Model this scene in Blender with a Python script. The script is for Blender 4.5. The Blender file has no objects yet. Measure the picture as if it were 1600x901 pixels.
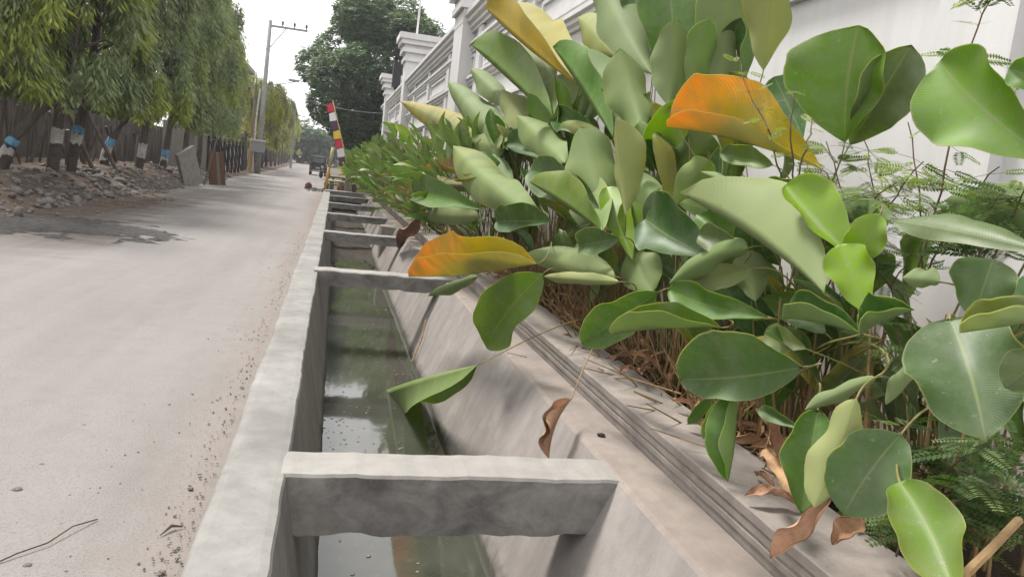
import bpy, math, random
import numpy as np
from mathutils import Vector, Matrix, noise as mnoise
random.seed(7); rng = np.random.default_rng(7)
SC = bpy.context.scene
COL = SC.collection
R_ = math.radians

# ------------------------------------------------------------------ camera
F, CX, CY, HC = 1200.0, 800.0, 450.5, 1.5
def unit(v): return v / np.linalg.norm(v)
_dY = unit(np.array([520 - CX, -(250 - CY), -F]))
_dH = np.array([1520 - CX, -(250 + 114 - CY), -F])
_U = unit(np.cross(_dH, _dY)); _X = np.cross(_dY, _U)
RM = np.array([_X, _dY, _U])
cam = bpy.data.cameras.new('camera'); camo = bpy.data.objects.new('camera', cam); COL.objects.link(camo)
cam.sensor_width = 36; cam.lens = F / 1600 * 36; cam.clip_start = 0.05; cam.clip_end = 3000
m4 = Matrix([[RM[i][j] for j in range(3)] + [0] for i in range(3)] + [[0, 0, 0, 1]])
m4.translation = Vector((0, 0, HC)); camo.matrix_world = m4
SC.camera = camo
def ray(px, py): return RM @ np.array([px - CX, -(py - CY), -F])
CAMP = np.array([0, 0, HC])
def atx(px, py, x): r = ray(px, py); return CAMP + r * (x / r[0])     # survey: point of that sight line at lateral offset x
def aty(px, py, y): r = ray(px, py); return CAMP + r * (y / r[1])

# ------------------------------------------------------------------ sky, sun, exposure
world = bpy.data.worlds.new('World'); SC.world = world; world.use_nodes = True
wt = world.node_tree; wt.nodes.clear()
sky = wt.nodes.new('ShaderNodeTexSky'); sky.sky_type = 'NISHITA'; sky.sun_disc = False
SUN_EL, SUN_AZ = 58, -35          # azimuth: degrees clockwise from +Y seen from above
sky.sun_elevation = R_(SUN_EL); sky.sun_rotation = R_(SUN_AZ); sky.dust_density = 4; sky.air_density = 1.0
mixw = wt.nodes.new('ShaderNodeMixRGB'); mixw.inputs[0].default_value = 0.88
mixw.inputs[2].default_value = (9.6, 9.45, 9.35, 1)               # even cloud cover
bg = wt.nodes.new('ShaderNodeBackground'); bg.inputs[1].default_value = 0.1
wo = wt.nodes.new('ShaderNodeOutputWorld')
wt.links.new(sky.outputs[0], mixw.inputs[1]); wt.links.new(mixw.outputs[0], bg.inputs[0]); wt.links.new(bg.outputs[0], wo.inputs[0])
sl = bpy.data.lights.new('sun', 'SUN'); sl.energy = 2.8; sl.angle = R_(12); sl.color = (1, 0.965, 0.915)
so = bpy.data.objects.new('sun', sl); COL.objects.link(so)
_d = Vector((math.sin(R_(SUN_AZ)) * math.cos(R_(SUN_EL)), math.cos(R_(SUN_AZ)) * math.cos(R_(SUN_EL)), math.sin(R_(SUN_EL))))
so.rotation_euler = _d.to_track_quat('Z', 'Y').to_euler()
vs = SC.view_settings; SC.display_settings.display_device = 'sRGB'
vs.view_transform = 'Standard'; vs.look = 'None'; vs.exposure = 1.0; vs.gamma = 1
SC.cycles.use_denoising = True; SC.cycles.max_bounces = 6; SC.cycles.diffuse_bounces = 3; SC.cycles.glossy_bounces = 3
SC.cycles.transmission_bounces = 4; SC.cycles.transparent_max_bounces = 4; SC.cycles.caustics_reflective = False; SC.cycles.caustics_refractive = False

# ------------------------------------------------------------------ material helpers
class NT:
    def __init__(s, name):
        s.m = bpy.data.materials.new(name); s.m.use_nodes = True; s.t = s.m.node_tree; s.t.nodes.clear()
        s.out = s.n('OutputMaterial'); s._co = None
    def n(s, typ, **kw):
        x = s.t.nodes.new('ShaderNode' + typ)
        for k, v in kw.items(): setattr(x, k, v)
        return x
    def l(s, a, b): s.t.links.new(a, b)
    def co(s, scale=(1, 1, 1), kind='Object'):
        tc = s.n('TexCoord'); mp = s.n('Mapping'); mp.inputs['Scale'].default_value = scale
        s.l(tc.outputs[kind], mp.inputs[0]); return mp.outputs[0]
    def wco(s, scale=(1, 1, 1)):
        g = s.n('NewGeometry'); mp = s.n('Mapping'); mp.inputs['Scale'].default_value = scale
        s.l(g.outputs['Position'], mp.inputs[0]); return mp.outputs[0]
    def noise(s, co, scale, detail=6, rough=0.6, dist=0.0):
        x = s.n('TexNoise'); x.inputs['Scale'].default_value = scale; x.inputs['Detail'].default_value = detail
        x.inputs['Roughness'].default_value = rough; x.inputs['Distortion'].default_value = dist
        s.l(co, x.inputs['Vector']); return x.outputs['Fac']
    def ramp(s, fac, stops):
        x = s.n('ValToRGB'); e = x.color_ramp.elements
        while len(e) < len(stops): e.new(0.5)
        for i, (p, c) in enumerate(stops):
            e[i].position = p; e[i].color = (*c, 1) if isinstance(c, (tuple, list)) else (c, c, c, 1)
        s.l(fac, x.inputs[0]); return x.outputs[0]
    def math(s, op, a, b=None, clamp=False):
        x = s.n('Math'); x.operation = op; x.use_clamp = clamp
        for i, v in enumerate((a, b)):
            if v is None: continue
            if isinstance(v, (int, float)): x.inputs[i].default_value = v
            else: s.l(v, x.inputs[i])
        return x.outputs[0]
    def mix(s, fac, a, b, blend='MIX'):
        x = s.n('MixRGB'); x.blend_type = blend
        for i, v in enumerate((fac, a, b)):
            if isinstance(v, (int, float)): x.inputs[i].default_value = v if i == 0 else (v, v, v, 1)
            elif isinstance(v, (tuple, list)): x.inputs[i].default_value = (*v, 1)
            else: s.l(v, x.inputs[i])
        return x.outputs[0]
    def bump(s, h, strength=0.3, dist=0.01):
        x = s.n('Bump'); x.inputs['Strength'].default_value = strength; x.inputs['Distance'].default_value = dist
        s.l(h, x.inputs['Height']); return x.outputs[0]
    def princ(s, col, rough=0.8, spec=0.3, normal=None):
        p = s.n('BsdfPrincipled'); p.inputs['Specular IOR Level'].default_value = spec
        for k, v in (('Base Color', col), ('Roughness', rough)):
            if isinstance(v, (int, float)): p.inputs[k].default_value = v
            elif isinstance(v, (tuple, list)): p.inputs[k].default_value = (*v, 1)
            else: s.l(v, p.inputs[k])
        if normal is not None: s.l(normal, p.inputs['Normal'])
        return p
    def done(s, p): s.l(p.outputs[0], s.out.inputs['Surface']); return s.m

M = {}
def simple(name, col, rough=0.7, var=0.25, scale=6, spec=0.3, bump=0.15, bd=0.01, stretch=(1, 1, 1)):
    t = NT(name); c = t.co(stretch); f = t.noise(c, scale); g = t.noise(c, scale * 5.3)
    lo = tuple(x * (1 - var) for x in col); hi = tuple(min(1, x * (1 + var)) for x in col)
    k = t.ramp(f, [(0.3, lo), (0.7, hi)]); k = t.mix(0.25, k, t.ramp(g, [(0.35, lo), (0.65, hi)]))
    M[name] = t.done(t.princ(k, rough, spec, t.bump(g, bump, bd))); return M[name]

def concrete(name, a, b, stain, stain_amt, streak=False, rough=0.85, moss=None, vertical_only=False, lo=.44, hi=.62):
    t = NT(name); c = t.wco()
    n1 = t.noise(c, 1.3, 8, 0.65, 0.3); n2 = t.noise(c, 9, 6, 0.6); n3 = t.noise(c, 70, 4, 0.6)
    col = t.ramp(n1, [(0.32, a), (0.68, b)])
    col = t.mix(t.math('MULTIPLY', t.ramp(n2, [(0.42, 0.0), (0.66, 1.0)]), 0.3), col, tuple(x * 0.72 for x in a))
    sc = t.wco((0.6, 1.5, 0.35) if streak else (1, 1, 1.3))
    s1 = t.noise(sc, 2.4 if streak else 3.2, 9, 0.68, 0.25 if streak else 0.5)
    sf = t.math('MULTIPLY', t.ramp(s1, [(lo, 0.0), (hi, 1.0)]), stain_amt)
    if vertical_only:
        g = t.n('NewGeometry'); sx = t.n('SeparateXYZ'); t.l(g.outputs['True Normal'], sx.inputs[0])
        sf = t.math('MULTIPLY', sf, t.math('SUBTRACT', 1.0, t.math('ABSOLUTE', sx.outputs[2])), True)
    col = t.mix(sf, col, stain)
    if moss:
        s2 = t.noise(c, 5, 6); col = t.mix(t.math('MULTIPLY', t.ramp(s2, [(0.55, 0.0), (0.7, 1.0)]), 0.5), col, moss)
    pk = t.n('TexVoronoi'); pk.inputs['Scale'].default_value = 38; t.l(c, pk.inputs['Vector']); pits = t.math('MULTIPLY', t.ramp(pk.outputs['Distance'], [(.10, 1.0), (.17, 0.0)]), t.ramp(n2, [(.45, 0.0), (.6, 1.0)])); col = t.mix(t.math('MULTIPLY', pits, .55), col, tuple(x * .35 for x in a))
    zs = t.n('SeparateXYZ'); t.l(c, zs.inputs[0]); wl_ = t.ramp(t.math('ADD', t.math('MULTIPLY', zs.outputs[2], -1.0), t.math('MULTIPLY', t.math('SUBTRACT', n2, .5), .16)), [(.86, 0.0), (.97, 1.0)]); col = t.mix(t.math('MULTIPLY', wl_, .8), col, (.045, .045, .03))
    sp = t.noise(c, 160, 2); col = t.mix(t.math('MULTIPLY', t.ramp(sp, [(0.6, 0.0), (0.75, 1.0)]), 0.35), col, tuple(x * 0.45 for x in a))
    hh = t.math('ADD', t.math('MULTIPLY', n2, 0.7), t.math('MULTIPLY', n3, 0.35))
    M[name] = t.done(t.princ(col, rough, 0.25, t.bump(hh, 0.5, 0.007))); return M[name]

concrete('kerb_concrete', (0.165, 0.16, 0.15), (0.265, 0.258, 0.243), (0.13, 0.12, 0.112), 0.55, True, vertical_only=True)
concrete('drain_concrete', (0.22, 0.198, 0.182), (0.30, 0.272, 0.25), (0.15, 0.136, 0.133), 0.42, True)
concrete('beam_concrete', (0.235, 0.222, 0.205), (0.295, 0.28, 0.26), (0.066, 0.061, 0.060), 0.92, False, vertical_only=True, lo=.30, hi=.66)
concrete('ledge_concrete', (0.215, 0.182, 0.158), (0.275, 0.238, 0.208), (0.15, 0.128, 0.115), 0.4)
concrete('planter_concrete', (0.235, 0.205, 0.18), (0.30, 0.265, 0.235), (0.10, 0.09, 0.082), 0.38)
concrete('pole_concrete', (0.23, 0.23, 0.225), (0.29, 0.29, 0.285), (0.15, 0.145, 0.14), 0.4, True)
concrete('old_wall', (0.12, 0.105, 0.098), (0.20, 0.175, 0.16), (0.035, 0.032, 0.03), 0.7, True)
concrete('rubble_stone', (0.13, 0.115, 0.105), (0.235, 0.215, 0.20), (0.055, 0.047, 0.04), 0.55)
# white painted wall
t = NT('white_paint'); c = t.wco(); n1 = t.noise(t.wco((1, 1, .25)), 1.4, 7); n2 = t.noise(c, 25, 4)
k = t.ramp(n1, [(0.3, (0.53, 0.52, 0.52)), (0.7, (0.615, 0.605, 0.605))])
sx = t.n('SeparateXYZ'); t.l(t.wco(), sx.inputs[0])
low = t.math('SUBTRACT', 1.0, t.math('MULTIPLY', sx.outputs[2], .72), True)   # soil splash near the ground
low = t.math('MULTIPLY', low, t.ramp(t.noise(c, 4, 6), [(0.3, 0.35), (0.7, 1.0)]))
k = t.mix(t.math('MULTIPLY', low, 0.85), k, (0.30, 0.195, 0.10))
st = t.noise(t.wco((1.5, 4, .2)), 2.0, 6); k = t.mix(t.math('MULTIPLY', t.ramp(st, [(0.5, 0.0), (0.72, 1.0)]), 0.32), k, (0.42, 0.4, 0.4))
M['white_paint'] = t.done(t.princ(k, 0.6, 0.3, t.bump(n2, 0.12, 0.01)))
# road
t = NT('road_dusty'); c = t.wco()
n1 = t.noise(t.wco((1, .35, 1)), 0.55, 7, .6, .4); n2 = t.noise(c, 6, 8, .65); n3 = t.noise(c, 95, 3, .6)
k = t.ramp(n1, [(0.3, (0.172, 0.161, 0.152)), (0.55, (0.210, 0.197, 0.187)), (0.75, (0.236, 0.222, 0.211))])
k = t.mix(t.math('MULTIPLY', t.ramp(n2, [(0.45, 0.0), (0.7, 1.0)]), 0.4), k, (0.165, 0.143, 0.128))
k = t.mix(t.math('MULTIPLY', t.ramp(n3, [(0.50, 0.0), (0.66, 1.0)]), 0.5), k, (0.105, 0.094, 0.086))
sx = t.n('SeparateXYZ'); t.l(t.wco(), sx.inputs[0])
w = t.math('ADD', sx.outputs[0], t.math('MULTIPLY', t.math('SUBTRACT', n1, .5), 1.6))
w = t.math('ADD', w, t.math('MULTIPLY', t.math('SUBTRACT', t.noise(t.wco((.4, 1.9, 1)), 1.3, 8, .65), .5), 5.0))
yg = t.ramp(t.math('DIVIDE', sx.outputs[1], 60.0), [(.15, 0.0), (.23, 1.0), (.36, 1.0), (.50, .12)])
dl = t.math('MULTIPLY', yg, t.ramp(t.math('DIVIDE', t.math('ADD', w, 6.0), 3.0), [(0.74, 1.0), (1.0, 0.0)]))          # soil washed over the far side
k = t.mix(t.math('MULTIPLY', dl, 0.9), k, t.ramp(n2, [(0.3, (0.052, 0.038, 0.030)), (0.7, (0.115, 0.086, 0.069))]))
g0 = t.math('DIVIDE', t.math('ADD', sx.outputs[0], t.math('MULTIPLY', t.math('SUBTRACT', n2, .5), .5)), 1.0)
gr = t.ramp(t.math('ADD', g0, 1.0), [(0.30, 0.0), (0.58, 1.0)])                               # grit swept against the kerb
k = t.mix(t.math('MULTIPLY', gr, t.ramp(n3, [(.35, .35), (.6, .95)])), k, t.ramp(n2, [(0.3, (0.125, 0.094, 0.076)), (0.7, (0.205, 0.170, 0.148))]))
ln = t.noise(t.wco((2.2, .05, 1)), 1.0, 3); k = t.mix(t.math('MULTIPLY', t.ramp(ln, [(.42, 0.0), (.62, 1.0)]), .22), k, (0.245, 0.233, 0.224))
vc = t.n('TexVoronoi'); vc.feature = 'DISTANCE_TO_EDGE'; vc.inputs['Scale'].default_value = .55; t.l(t.mix(.12, t.wco(), t.n('TexNoise').outputs['Color']), vc.inputs['Vector'])
ck = t.math('MULTIPLY', t.ramp(vc.outputs['Distance'], [(.0, 1.0), (.006, 0.0)]), t.ramp(n1, [(.5, 0.0), (.62, .5)])); k = t.mix(ck, k, (.09, .08, .072))
hh = t.math('ADD', t.math('MULTIPLY', n2, 0.6), t.math('MULTIPLY', n3, 0.5))
M['road_dusty'] = t.done(t.princ(k, 0.9, 0.2, t.bump(hh, 0.5, 0.02)))
# mud
t = NT('wet_mud'); c = t.wco(); n = t.noise(c, 4, 9, .7, .5); k = t.ramp(n, [(.35, (0.018, 0.017, 0.017)), (.65, (0.065, 0.057, 0.052))])
M['wet_mud'] = t.done(t.princ(k, t.ramp(n, [(.4, .35), (.6, .8)]), .4, t.bump(t.noise(c, 12, 8, .7), .9, .06)))
simple('dirt', (0.10, 0.077, 0.062), .95, .45, 2.2, .1, .8, .05)
simple('silt', (0.055, 0.048, 0.04), .95, .5, 5, .1, .9, .05)
simple('soil', (0.06, 0.045, 0.035), .95, .5, 8, .1, .9, .04)
simple('far_ground', (0.10, 0.09, 0.065), .95, .3, .4, .1, .2)
# water
t = NT('drain_water'); c = t.wco(); n = t.noise(c, 1.1, 5); k = t.ramp(n, [(.3, (0.036, 0.037, 0.029)), (.7, (0.072, 0.073, 0.060))])
k = t.mix(t.math('MULTIPLY', t.ramp(t.noise(c, 14, 5), [(.6, 0.0), (.68, 1.0)]), .35), k, (.10, .10, .075))
p = t.princ(k, .05, .5, t.bump(t.noise(t.wco((1, .6, 1)), 5, 2), .02, .03)); p.inputs['IOR'].default_value = 1.6
M['drain_water'] = t.done(p)
simple('debris', (0.17, 0.17, 0.13), .8, .5, 30)
simple('pebble', (0.145, 0.125, 0.11), .85, .4, 30)
simple('bark_dark', (0.12, 0.10, 0.088), .95, .4, 12, .1, .8, .03, (1, 1, .25))
simple('paint_white', (0.42, 0.41, 0.39), .85, .45, 7)
simple('paint_blue', (0.14, 0.30, 0.46), .85, .5, 7)
simple('paint_black', (0.075, 0.067, 0.065), .9, .5, 9)
simple('wood_old', (0.156, 0.132, 0.114), .9, .35, 8, .2, .5, .02, (1, 1, .15))
simple('wood_red', (0.114, 0.060, 0.045), .9, .3, 8, .2, .5, .02, (1, 1, .15))
simple('slab_grey', (0.223, 0.205, 0.186), .9, .25, 5)
simple('bamboo', (0.413, 0.255, 0.075), .6, .2, 8)
simple('bamboo_pale', (0.413, 0.375, 0.180), .6, .2, 8)
simple('steel_grey', (0.196, 0.203, 0.210), .5, .15, 20)
simple('iron_dark', (0.03, 0.03, 0.033), .6, .3, 10)
simple('black_plastic', (0.02, 0.02, 0.022), .4, .2, 10)
simple('rubber', (0.018, 0.018, 0.018), .8, .2, 20)
simple('truck_paint', (0.032, 0.034, 0.038), .35, .2, 4, .5)
simple('silver', (0.55, 0.55, 0.56), .35, .1, 8, .5)
simple('lamp_red', (0.35, 0.02, 0.015), .3, .1, 8, .5)
simple('cable', (0.05, 0.05, 0.055), .6, .1, 4)
simple('cream_paint', (0.385, 0.329, 0.266), .8, .15, 3)
simple('brick_red', (0.224, 0.105, 0.077), .9, .3, 9)
simple('straw', (0.259, 0.173, 0.086), .85, .45, 9, .2, .3, .01)
simple('stalk_dark', (0.080, 0.052, 0.036), .9, .4, 12)
simple('weed_stem', (0.128, 0.088, 0.056), .8, .4, 12)
for nm, cc in (('flag_red', (.55, .05, .07)), ('flag_white', (.72, .70, .72)), ('flag_purple', (.10, .045, .10)), ('flag_yellow', (.72, .52, .07))):
    simple(nm, cc, .8, .12, 12)
t = NT('window_glass'); M['window_glass'] = t.done(t.princ((.05, .06, .07), .08, .6))

def leaf_mats():
    for side in ('top', 'under'):
        t = NT('leaf_' + side)
        oi = t.n('ObjectInfo'); uv = t.n('UVMap'); sx = t.n('SeparateXYZ'); t.l(uv.outputs[0], sx.inputs[0])
        u = sx.outputs[0]; v = t.math('ABSOLUTE', t.math('MULTIPLY', t.math('SUBTRACT', sx.outputs[1], .5), 2))
        oc = t.co((1, 1, 1)); rnd = t.math('MULTIPLY', oi.outputs['Random'], 20)
        n1 = t.n('TexNoise'); n1.noise_dimensions = '4D'; n1.inputs['Scale'].default_value = 3.2; n1.inputs['Detail'].default_value = 6
        t.l(oc, n1.inputs['Vector']); t.l(rnd, n1.inputs['W']); n1 = n1.outputs['Fac']
        n2 = t.noise(oc, 45, 5)
        base = oi.outputs['Color']
        if side == 'under': base = t.mix(.58, base, (0.35, 0.425, 0.215))
        # yellowing runs in from the rim and the tip
        yam = t.math('SUBTRACT', 1.0, oi.outputs['Alpha'])
        yy = t.math('ADD', t.math('MULTIPLY', u, .8), t.math('MULTIPLY', v, .45)); yy = t.math('ADD', yy, t.math('MULTIPLY', t.math('SUBTRACT', n1, .5), 1.1))
        yf = t.math('MULTIPLY', t.ramp(yy, [(.52, 0.0), (1.0, 1.0)]), yam)
        base = t.mix(yf, base, t.mix(t.ramp(yam, [(.4, 0.), (.8, 1.)]), (0.36, 0.33, 0.05), (0.88, 0.42, 0.02)) if side == 'top' else t.mix(t.ramp(yam, [(.4, 0.), (.8, 1.)]), (.40, .37, .13), (0.72, 0.40, 0.06)))
        base = t.mix(t.math('MULTIPLY', t.ramp(n1, [(.3, 1.0), (.6, 0.0)]), .35), base, t.mix(1.0, base, (.55, .6, .6), 'MULTIPLY'))
        base = t.mix(t.math('MULTIPLY', t.ramp(n1, [(.5, 0.0), (.8, 1.0)]), .3), base, t.mix(1.0, base, (1.3, 1.25, .9), 'MULTIPLY'))
        # lateral veins sweep from midrib to rim
        ph = t.math('SUBTRACT', t.math('MULTIPLY', u, 58.0), t.math('MULTIPLY', v, 8.0))
        ph = t.math('ADD', ph, t.math('MULTIPLY', n1, 2.0))
        vein = t.math('SINE', t.math('MULTIPLY', ph, 6.2832))
        base = t.mix(t.math('MULTIPLY', t.ramp(t.math('ADD', t.math('MULTIPLY', vein, .5), .5), [(.45, 0.0), (.95, 1.0)]), t.math('MULTIPLY', t.ramp(n1, [(.3, .5), (.7, 1.0)]), .42 if side == 'top' else .20)), base, t.mix(1.0, base, (.55, .62, .5), 'MULTIPLY'))
        rib = t.ramp(v, [(.012, 1.0), (.045, 0.0)]); base = t.mix(t.math('MULTIPLY', rib, .6), base, (0.27, 0.31, 0.10))
        rim = t.ramp(v, [(.955, 0.0), (.99, 1.0)]); base = t.mix(t.math('MULTIPLY', rim, .55), base, (0.38, 0.37, 0.19))
        # brown blemishes, pale dust
        bl = t.ramp(t.noise(oc, 16, 7, .75), [(.66, 0.0), (.70, 1.0)]); base = t.mix(t.math('MULTIPLY', bl, .45), base, (0.16, 0.11, 0.04))
        if side == 'top':
            du = t.math('MULTIPLY', t.ramp(t.noise(oc, 9, 8, .7), [(.42, 0.0), (.72, 1.0)]), .42); base = t.mix(du, base, (0.27, 0.285, 0.225))
            sp = t.ramp(n2, [(.64, 0.0), (.70, 1.0)]); base = t.mix(t.math('MULTIPLY', sp, .5), base, (.34, .34, .28))
        h = t.math('ADD', t.math('MULTIPLY', vein, .5), t.math('MULTIPLY', n2, .35))
        nb = t.bump(h, .10 if side == 'top' else .06, .004)
        rg = t.ramp(n1, [(.3, .40), (.7, .6)]) if side == 'top' else .62
        p = t.princ(base, rg, .6 if side == 'top' else .3, nb)
        tr = t.n('BsdfTranslucent'); t.l(t.mix(1.0, base, (1.5, 1.5, .55), 'MULTIPLY'), tr.inputs[0])
        mx = t.n('MixShader'); mx.inputs[0].default_value = .46
        t.l(p.outputs[0], mx.inputs[1]); t.l(tr.outputs[0], mx.inputs[2]); t.l(mx.outputs[0], t.out.inputs['Surface'])
        M['leaf_' + side] = t.m
    t = NT('dry_leaf'); oi = t.n('ObjectInfo'); oc = t.co(); n1 = t.noise(oc, 9, 7); n2 = t.noise(t.co((1, 1, 1)), 60, 4)
    k = t.mix(.5, oi.outputs['Color'], t.ramp(n1, [(.3, (.20, .10, .05)), (.7, (.52, .33, .20))])); k = t.mix(t.math('MULTIPLY', t.ramp(n2, [(.5, 0.), (.7, 1.)]), .3), k, (.12, .06, .03))
    M['dry_leaf'] = t.done(t.princ(k, .75, .2, t.bump(t.math('ADD', n1, n2), .5, .01)))
leaf_mats()
def foliage_mat(name, rough=.5, tr_amt=.3):
    t = NT(name); a = t.n('Attribute'); a.attribute_name = 'tint'; c = a.outputs['Color']
    p = t.princ(c, rough, .35); tr = t.n('BsdfTranslucent'); t.l(t.mix(1.0, c, (1.4, 1.4, .6), 'MULTIPLY'), tr.inputs[0])
    mx = t.n('MixShader'); mx.inputs[0].default_value = tr_amt; t.l(p.outputs[0], mx.inputs[1]); t.l(tr.outputs[0], mx.inputs[2]); t.l(mx.outputs[0], t.out.inputs['Surface']); M[name] = t.m
foliage_mat('tree_foliage'); foliage_mat('weed_foliage', .6, .35)
t = NT('petiole'); oi = t.n('ObjectInfo'); n = t.noise(t.co(), 12); M['petiole'] = t.done(t.princ(t.ramp(n, [(.3, (.13, .10, .04)), (.55, (.19, .175, .05)), (.75, (.11, .15, .04))]), .55, .35))

# ------------------------------------------------------------------ mesh helpers
class MB:
    def __init__(s): s.v = []; s.f = []; s.m = []
    def quad_strip(s, rings, closed=True, mi=0, cap=False):
        b = len(s.v); n = len(rings[0])
        for r in rings: s.v.extend([tuple(p) for p in r])
        for i in range(len(rings) - 1):
            for j in range(n if closed else n - 1):
                k = (j + 1) % n
                s.f.append((b + i * n + j, b + i * n + k, b + (i + 1) * n + k, b + (i + 1) * n + j)); s.m.append(mi)
        if cap:
            s.f.append(tuple(b + j for j in range(n))[::-1]); s.m.append(mi)
            e = b + (len(rings) - 1) * n; s.f.append(tuple(e + j for j in range(n))); s.m.append(mi)
        return s
    def box(s, x0, x1, y0, y1, z0, z1, mi=0, jit=0, rot=None, piv=None):
        p = [(x, y, z) for z in (z0, z1) for (x, y) in ((x0, y0), (x1, y0), (x1, y1), (x0, y1))]
        if jit: p = [tuple(c + random.uniform(-jit, jit) for c in q) for q in p]
        if rot is not None:
            pv = Vector(piv); p = [tuple(rot @ (Vector(q) - pv) + pv) for q in p]
        b = len(s.v); s.v += p
        for f in ((0, 3, 2, 1), (4, 5, 6, 7), (0, 1, 5, 4), (1, 2, 6, 5), (2, 3, 7, 6), (3, 0, 4, 7)):
            s.f.append(tuple(b + i for i in f)); s.m.append(mi)
        return s
    def tube(s, pts, r, n=8, mi=0, cap=True):
        pts = [np.array(p, float) for p in pts]; rad = r if isinstance(r, (list, tuple)) else [r] * len(pts); rings = []
        for i, p in enumerate(pts):
            d = pts[min(i + 1, len(pts) - 1)] - pts[max(i - 1, 0)]; d = unit(d) if np.linalg.norm(d) > 1e-9 else np.array([0, 0, 1.])
            a = unit(np.cross(d, [0.31, 0.17, 0.02] if abs(d[2]) > .9 else [0, 0, 1.])); b = np.cross(d, a)
            rings.append([p + rad[i] * (math.cos(2 * math.pi * k / n) * a + math.sin(2 * math.pi * k / n) * b) for k in range(n)])
        return s.quad_strip(rings, True, mi, cap)
    def lathe(s, c, prof, n=16, axis='z', mi=0):
        rings = []
        for (r, h) in prof:
            ring = []
            for k in range(n):
                a = 2 * math.pi * k / n; x, y = r * math.cos(a), r * math.sin(a)
                ring.append((c[0] + x, c[1] + y, c[2] + h) if axis == 'z' else (c[0] + h, c[1] + x, c[2] + y))
            rings.append(ring)
        return s.quad_strip(rings, True, mi, True)
    def build(s, name, mats, parent=None, smooth=False, off=None):
        me = bpy.data.meshes.new(name)
        v = s.v
        if off is not None: v = [(p[0] - off[0], p[1] - off[1], p[2] - off[2]) for p in v]
        me.from_pydata(v, [], s.f)
        for m in (mats if isinstance(mats, (list, tuple)) else [mats]): me.materials.append(M[m])
        if any(s.m): me.polygons.foreach_set('material_index', s.m)
        if smooth: me.polygons.foreach_set('use_smooth', [True] * len(me.polygons))
        me.update()
        return link(name, me, parent, off if parent is None else None)
def link(name, me, parent=None, loc=None):
    o = bpy.data.objects.new(name, me); COL.objects.link(o)
    if parent is not None: o.parent = parent
    if loc is not None: o.location = loc
    return o
def tag(o, label, cat, group=None, kind=None):
    if label: o['label'] = label
    if cat: o['category'] = cat
    if group: o['group'] = group
    if kind: o['kind'] = kind
    return o
def struct(o): o['kind'] = 'structure'; return o
def thing(name, label, cat, loc=(0, 0, 0), group=None, rz=0):
    o = bpy.data.objects.new(name, None); COL.objects.link(o); o.location = [float(x) for x in loc]; o.rotation_euler.z = rz; o.empty_display_size = .2
    return tag(o, label, cat, group)
def fast_mesh(name, V, Q, mat, parent=None, tint=None, loc=None, smooth=False):
    """V (n,3), Q (m,4) arrays"""
    me = bpy.data.meshes.new(name); k = Q.shape[1]
    me.vertices.add(len(V)); me.vertices.foreach_set('co', V.astype(np.float32).ravel())
    me.loops.add(Q.size); me.loops.foreach_set('vertex_index', Q.astype(np.int32).ravel())
    me.polygons.add(len(Q)); me.polygons.foreach_set('loop_start', np.arange(0, Q.size, k, dtype=np.int32))
    if tint is not None:
        a = me.color_attributes.new('tint', 'FLOAT_COLOR', 'POINT'); a.data.foreach_set('color', np.c_[tint, np.ones(len(tint))].astype(np.float32).ravel())
    me.materials.append(M[mat]); me.update(calc_edges=True)
    if smooth: me.polygons.foreach_set('use_smooth', [True] * len(me.polygons))
    return link(name, me, parent, loc)
def diamonds(base, axis, side, L, W, tint, bend=None):
    """leaf-shaped quads: base (n,3), unit axis, unit side; folded along the axis"""
    n = len(base); nrm = np.cross(axis, side)
    a = base; t_ = base + axis * L[:, None]
    mid = base + axis * (L * .42)[:, None] + nrm * (W * .35)[:, None]
    l = mid - side * (W * .5)[:, None]; r = mid + side * (W * .5)[:, None]
    V = np.stack([a, r, t_, l], 1).reshape(-1, 3); Q = np.arange(4 * n).reshape(n, 4)
    return V, Q, np.repeat(tint, 4, 0)
def nrmz(a): return a / np.maximum(np.linalg.norm(a, axis=-1, keepdims=True), 1e-9)
def fbm(x, y, z=0, s=1.0): return mnoise.fractal(Vector((x * s, y * s, z * s)), 1.0, 2.0, 4)
def bez(p0, p1, p2, p3, n):
    p0, p1, p2, p3 = [np.array(p, float) for p in (p0, p1, p2, p3)]
    return [(1 - t) ** 3 * p0 + 3 * (1 - t) ** 2 * t * p1 + 3 * (1 - t) * t * t * p2 + t ** 3 * p3 for t in np.linspace(0, 1, n)]

# ------------------------------------------------------------------ ground, road, verge
def shift(y): return -0.00022 * max(0, y - 58) ** 2
g = MB()
def gq(x0, x1, y0, y1, z=-.14):
    b = len(g.v); g.v += [(x0, y0, z), (x1, y0, z), (x1, y1, z), (x0, y1, z)]; g.f.append((b, b + 1, b + 2, b + 3)); g.m.append(0)
gq(-900, -.3, -40, 44); gq(3.2, 900, -40, 44); gq(-900, 900, 44, 1500); gq(-.3, 3.2, 39.3, 44)
struct(g.build('ground', 'far_ground'))
ys = [-6 + .5 * i for i in range(112)] + [50 + 2.5 * i for i in range(61)]
rings = []
for y in ys:
    r = []
    for i in range(15):
        f = i / 14; x = -5.6 + f * (5.6 - .30) + shift(y); crown = -.035 - .03 * (2 * f - 1) ** 2
        r.append((x, y, crown + .008 * fbm(x, y, 3, 1.2)))
    rings.append(r)
struct(MB().quad_strip(rings, False).build('road', 'road_dusty', smooth=True))
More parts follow.
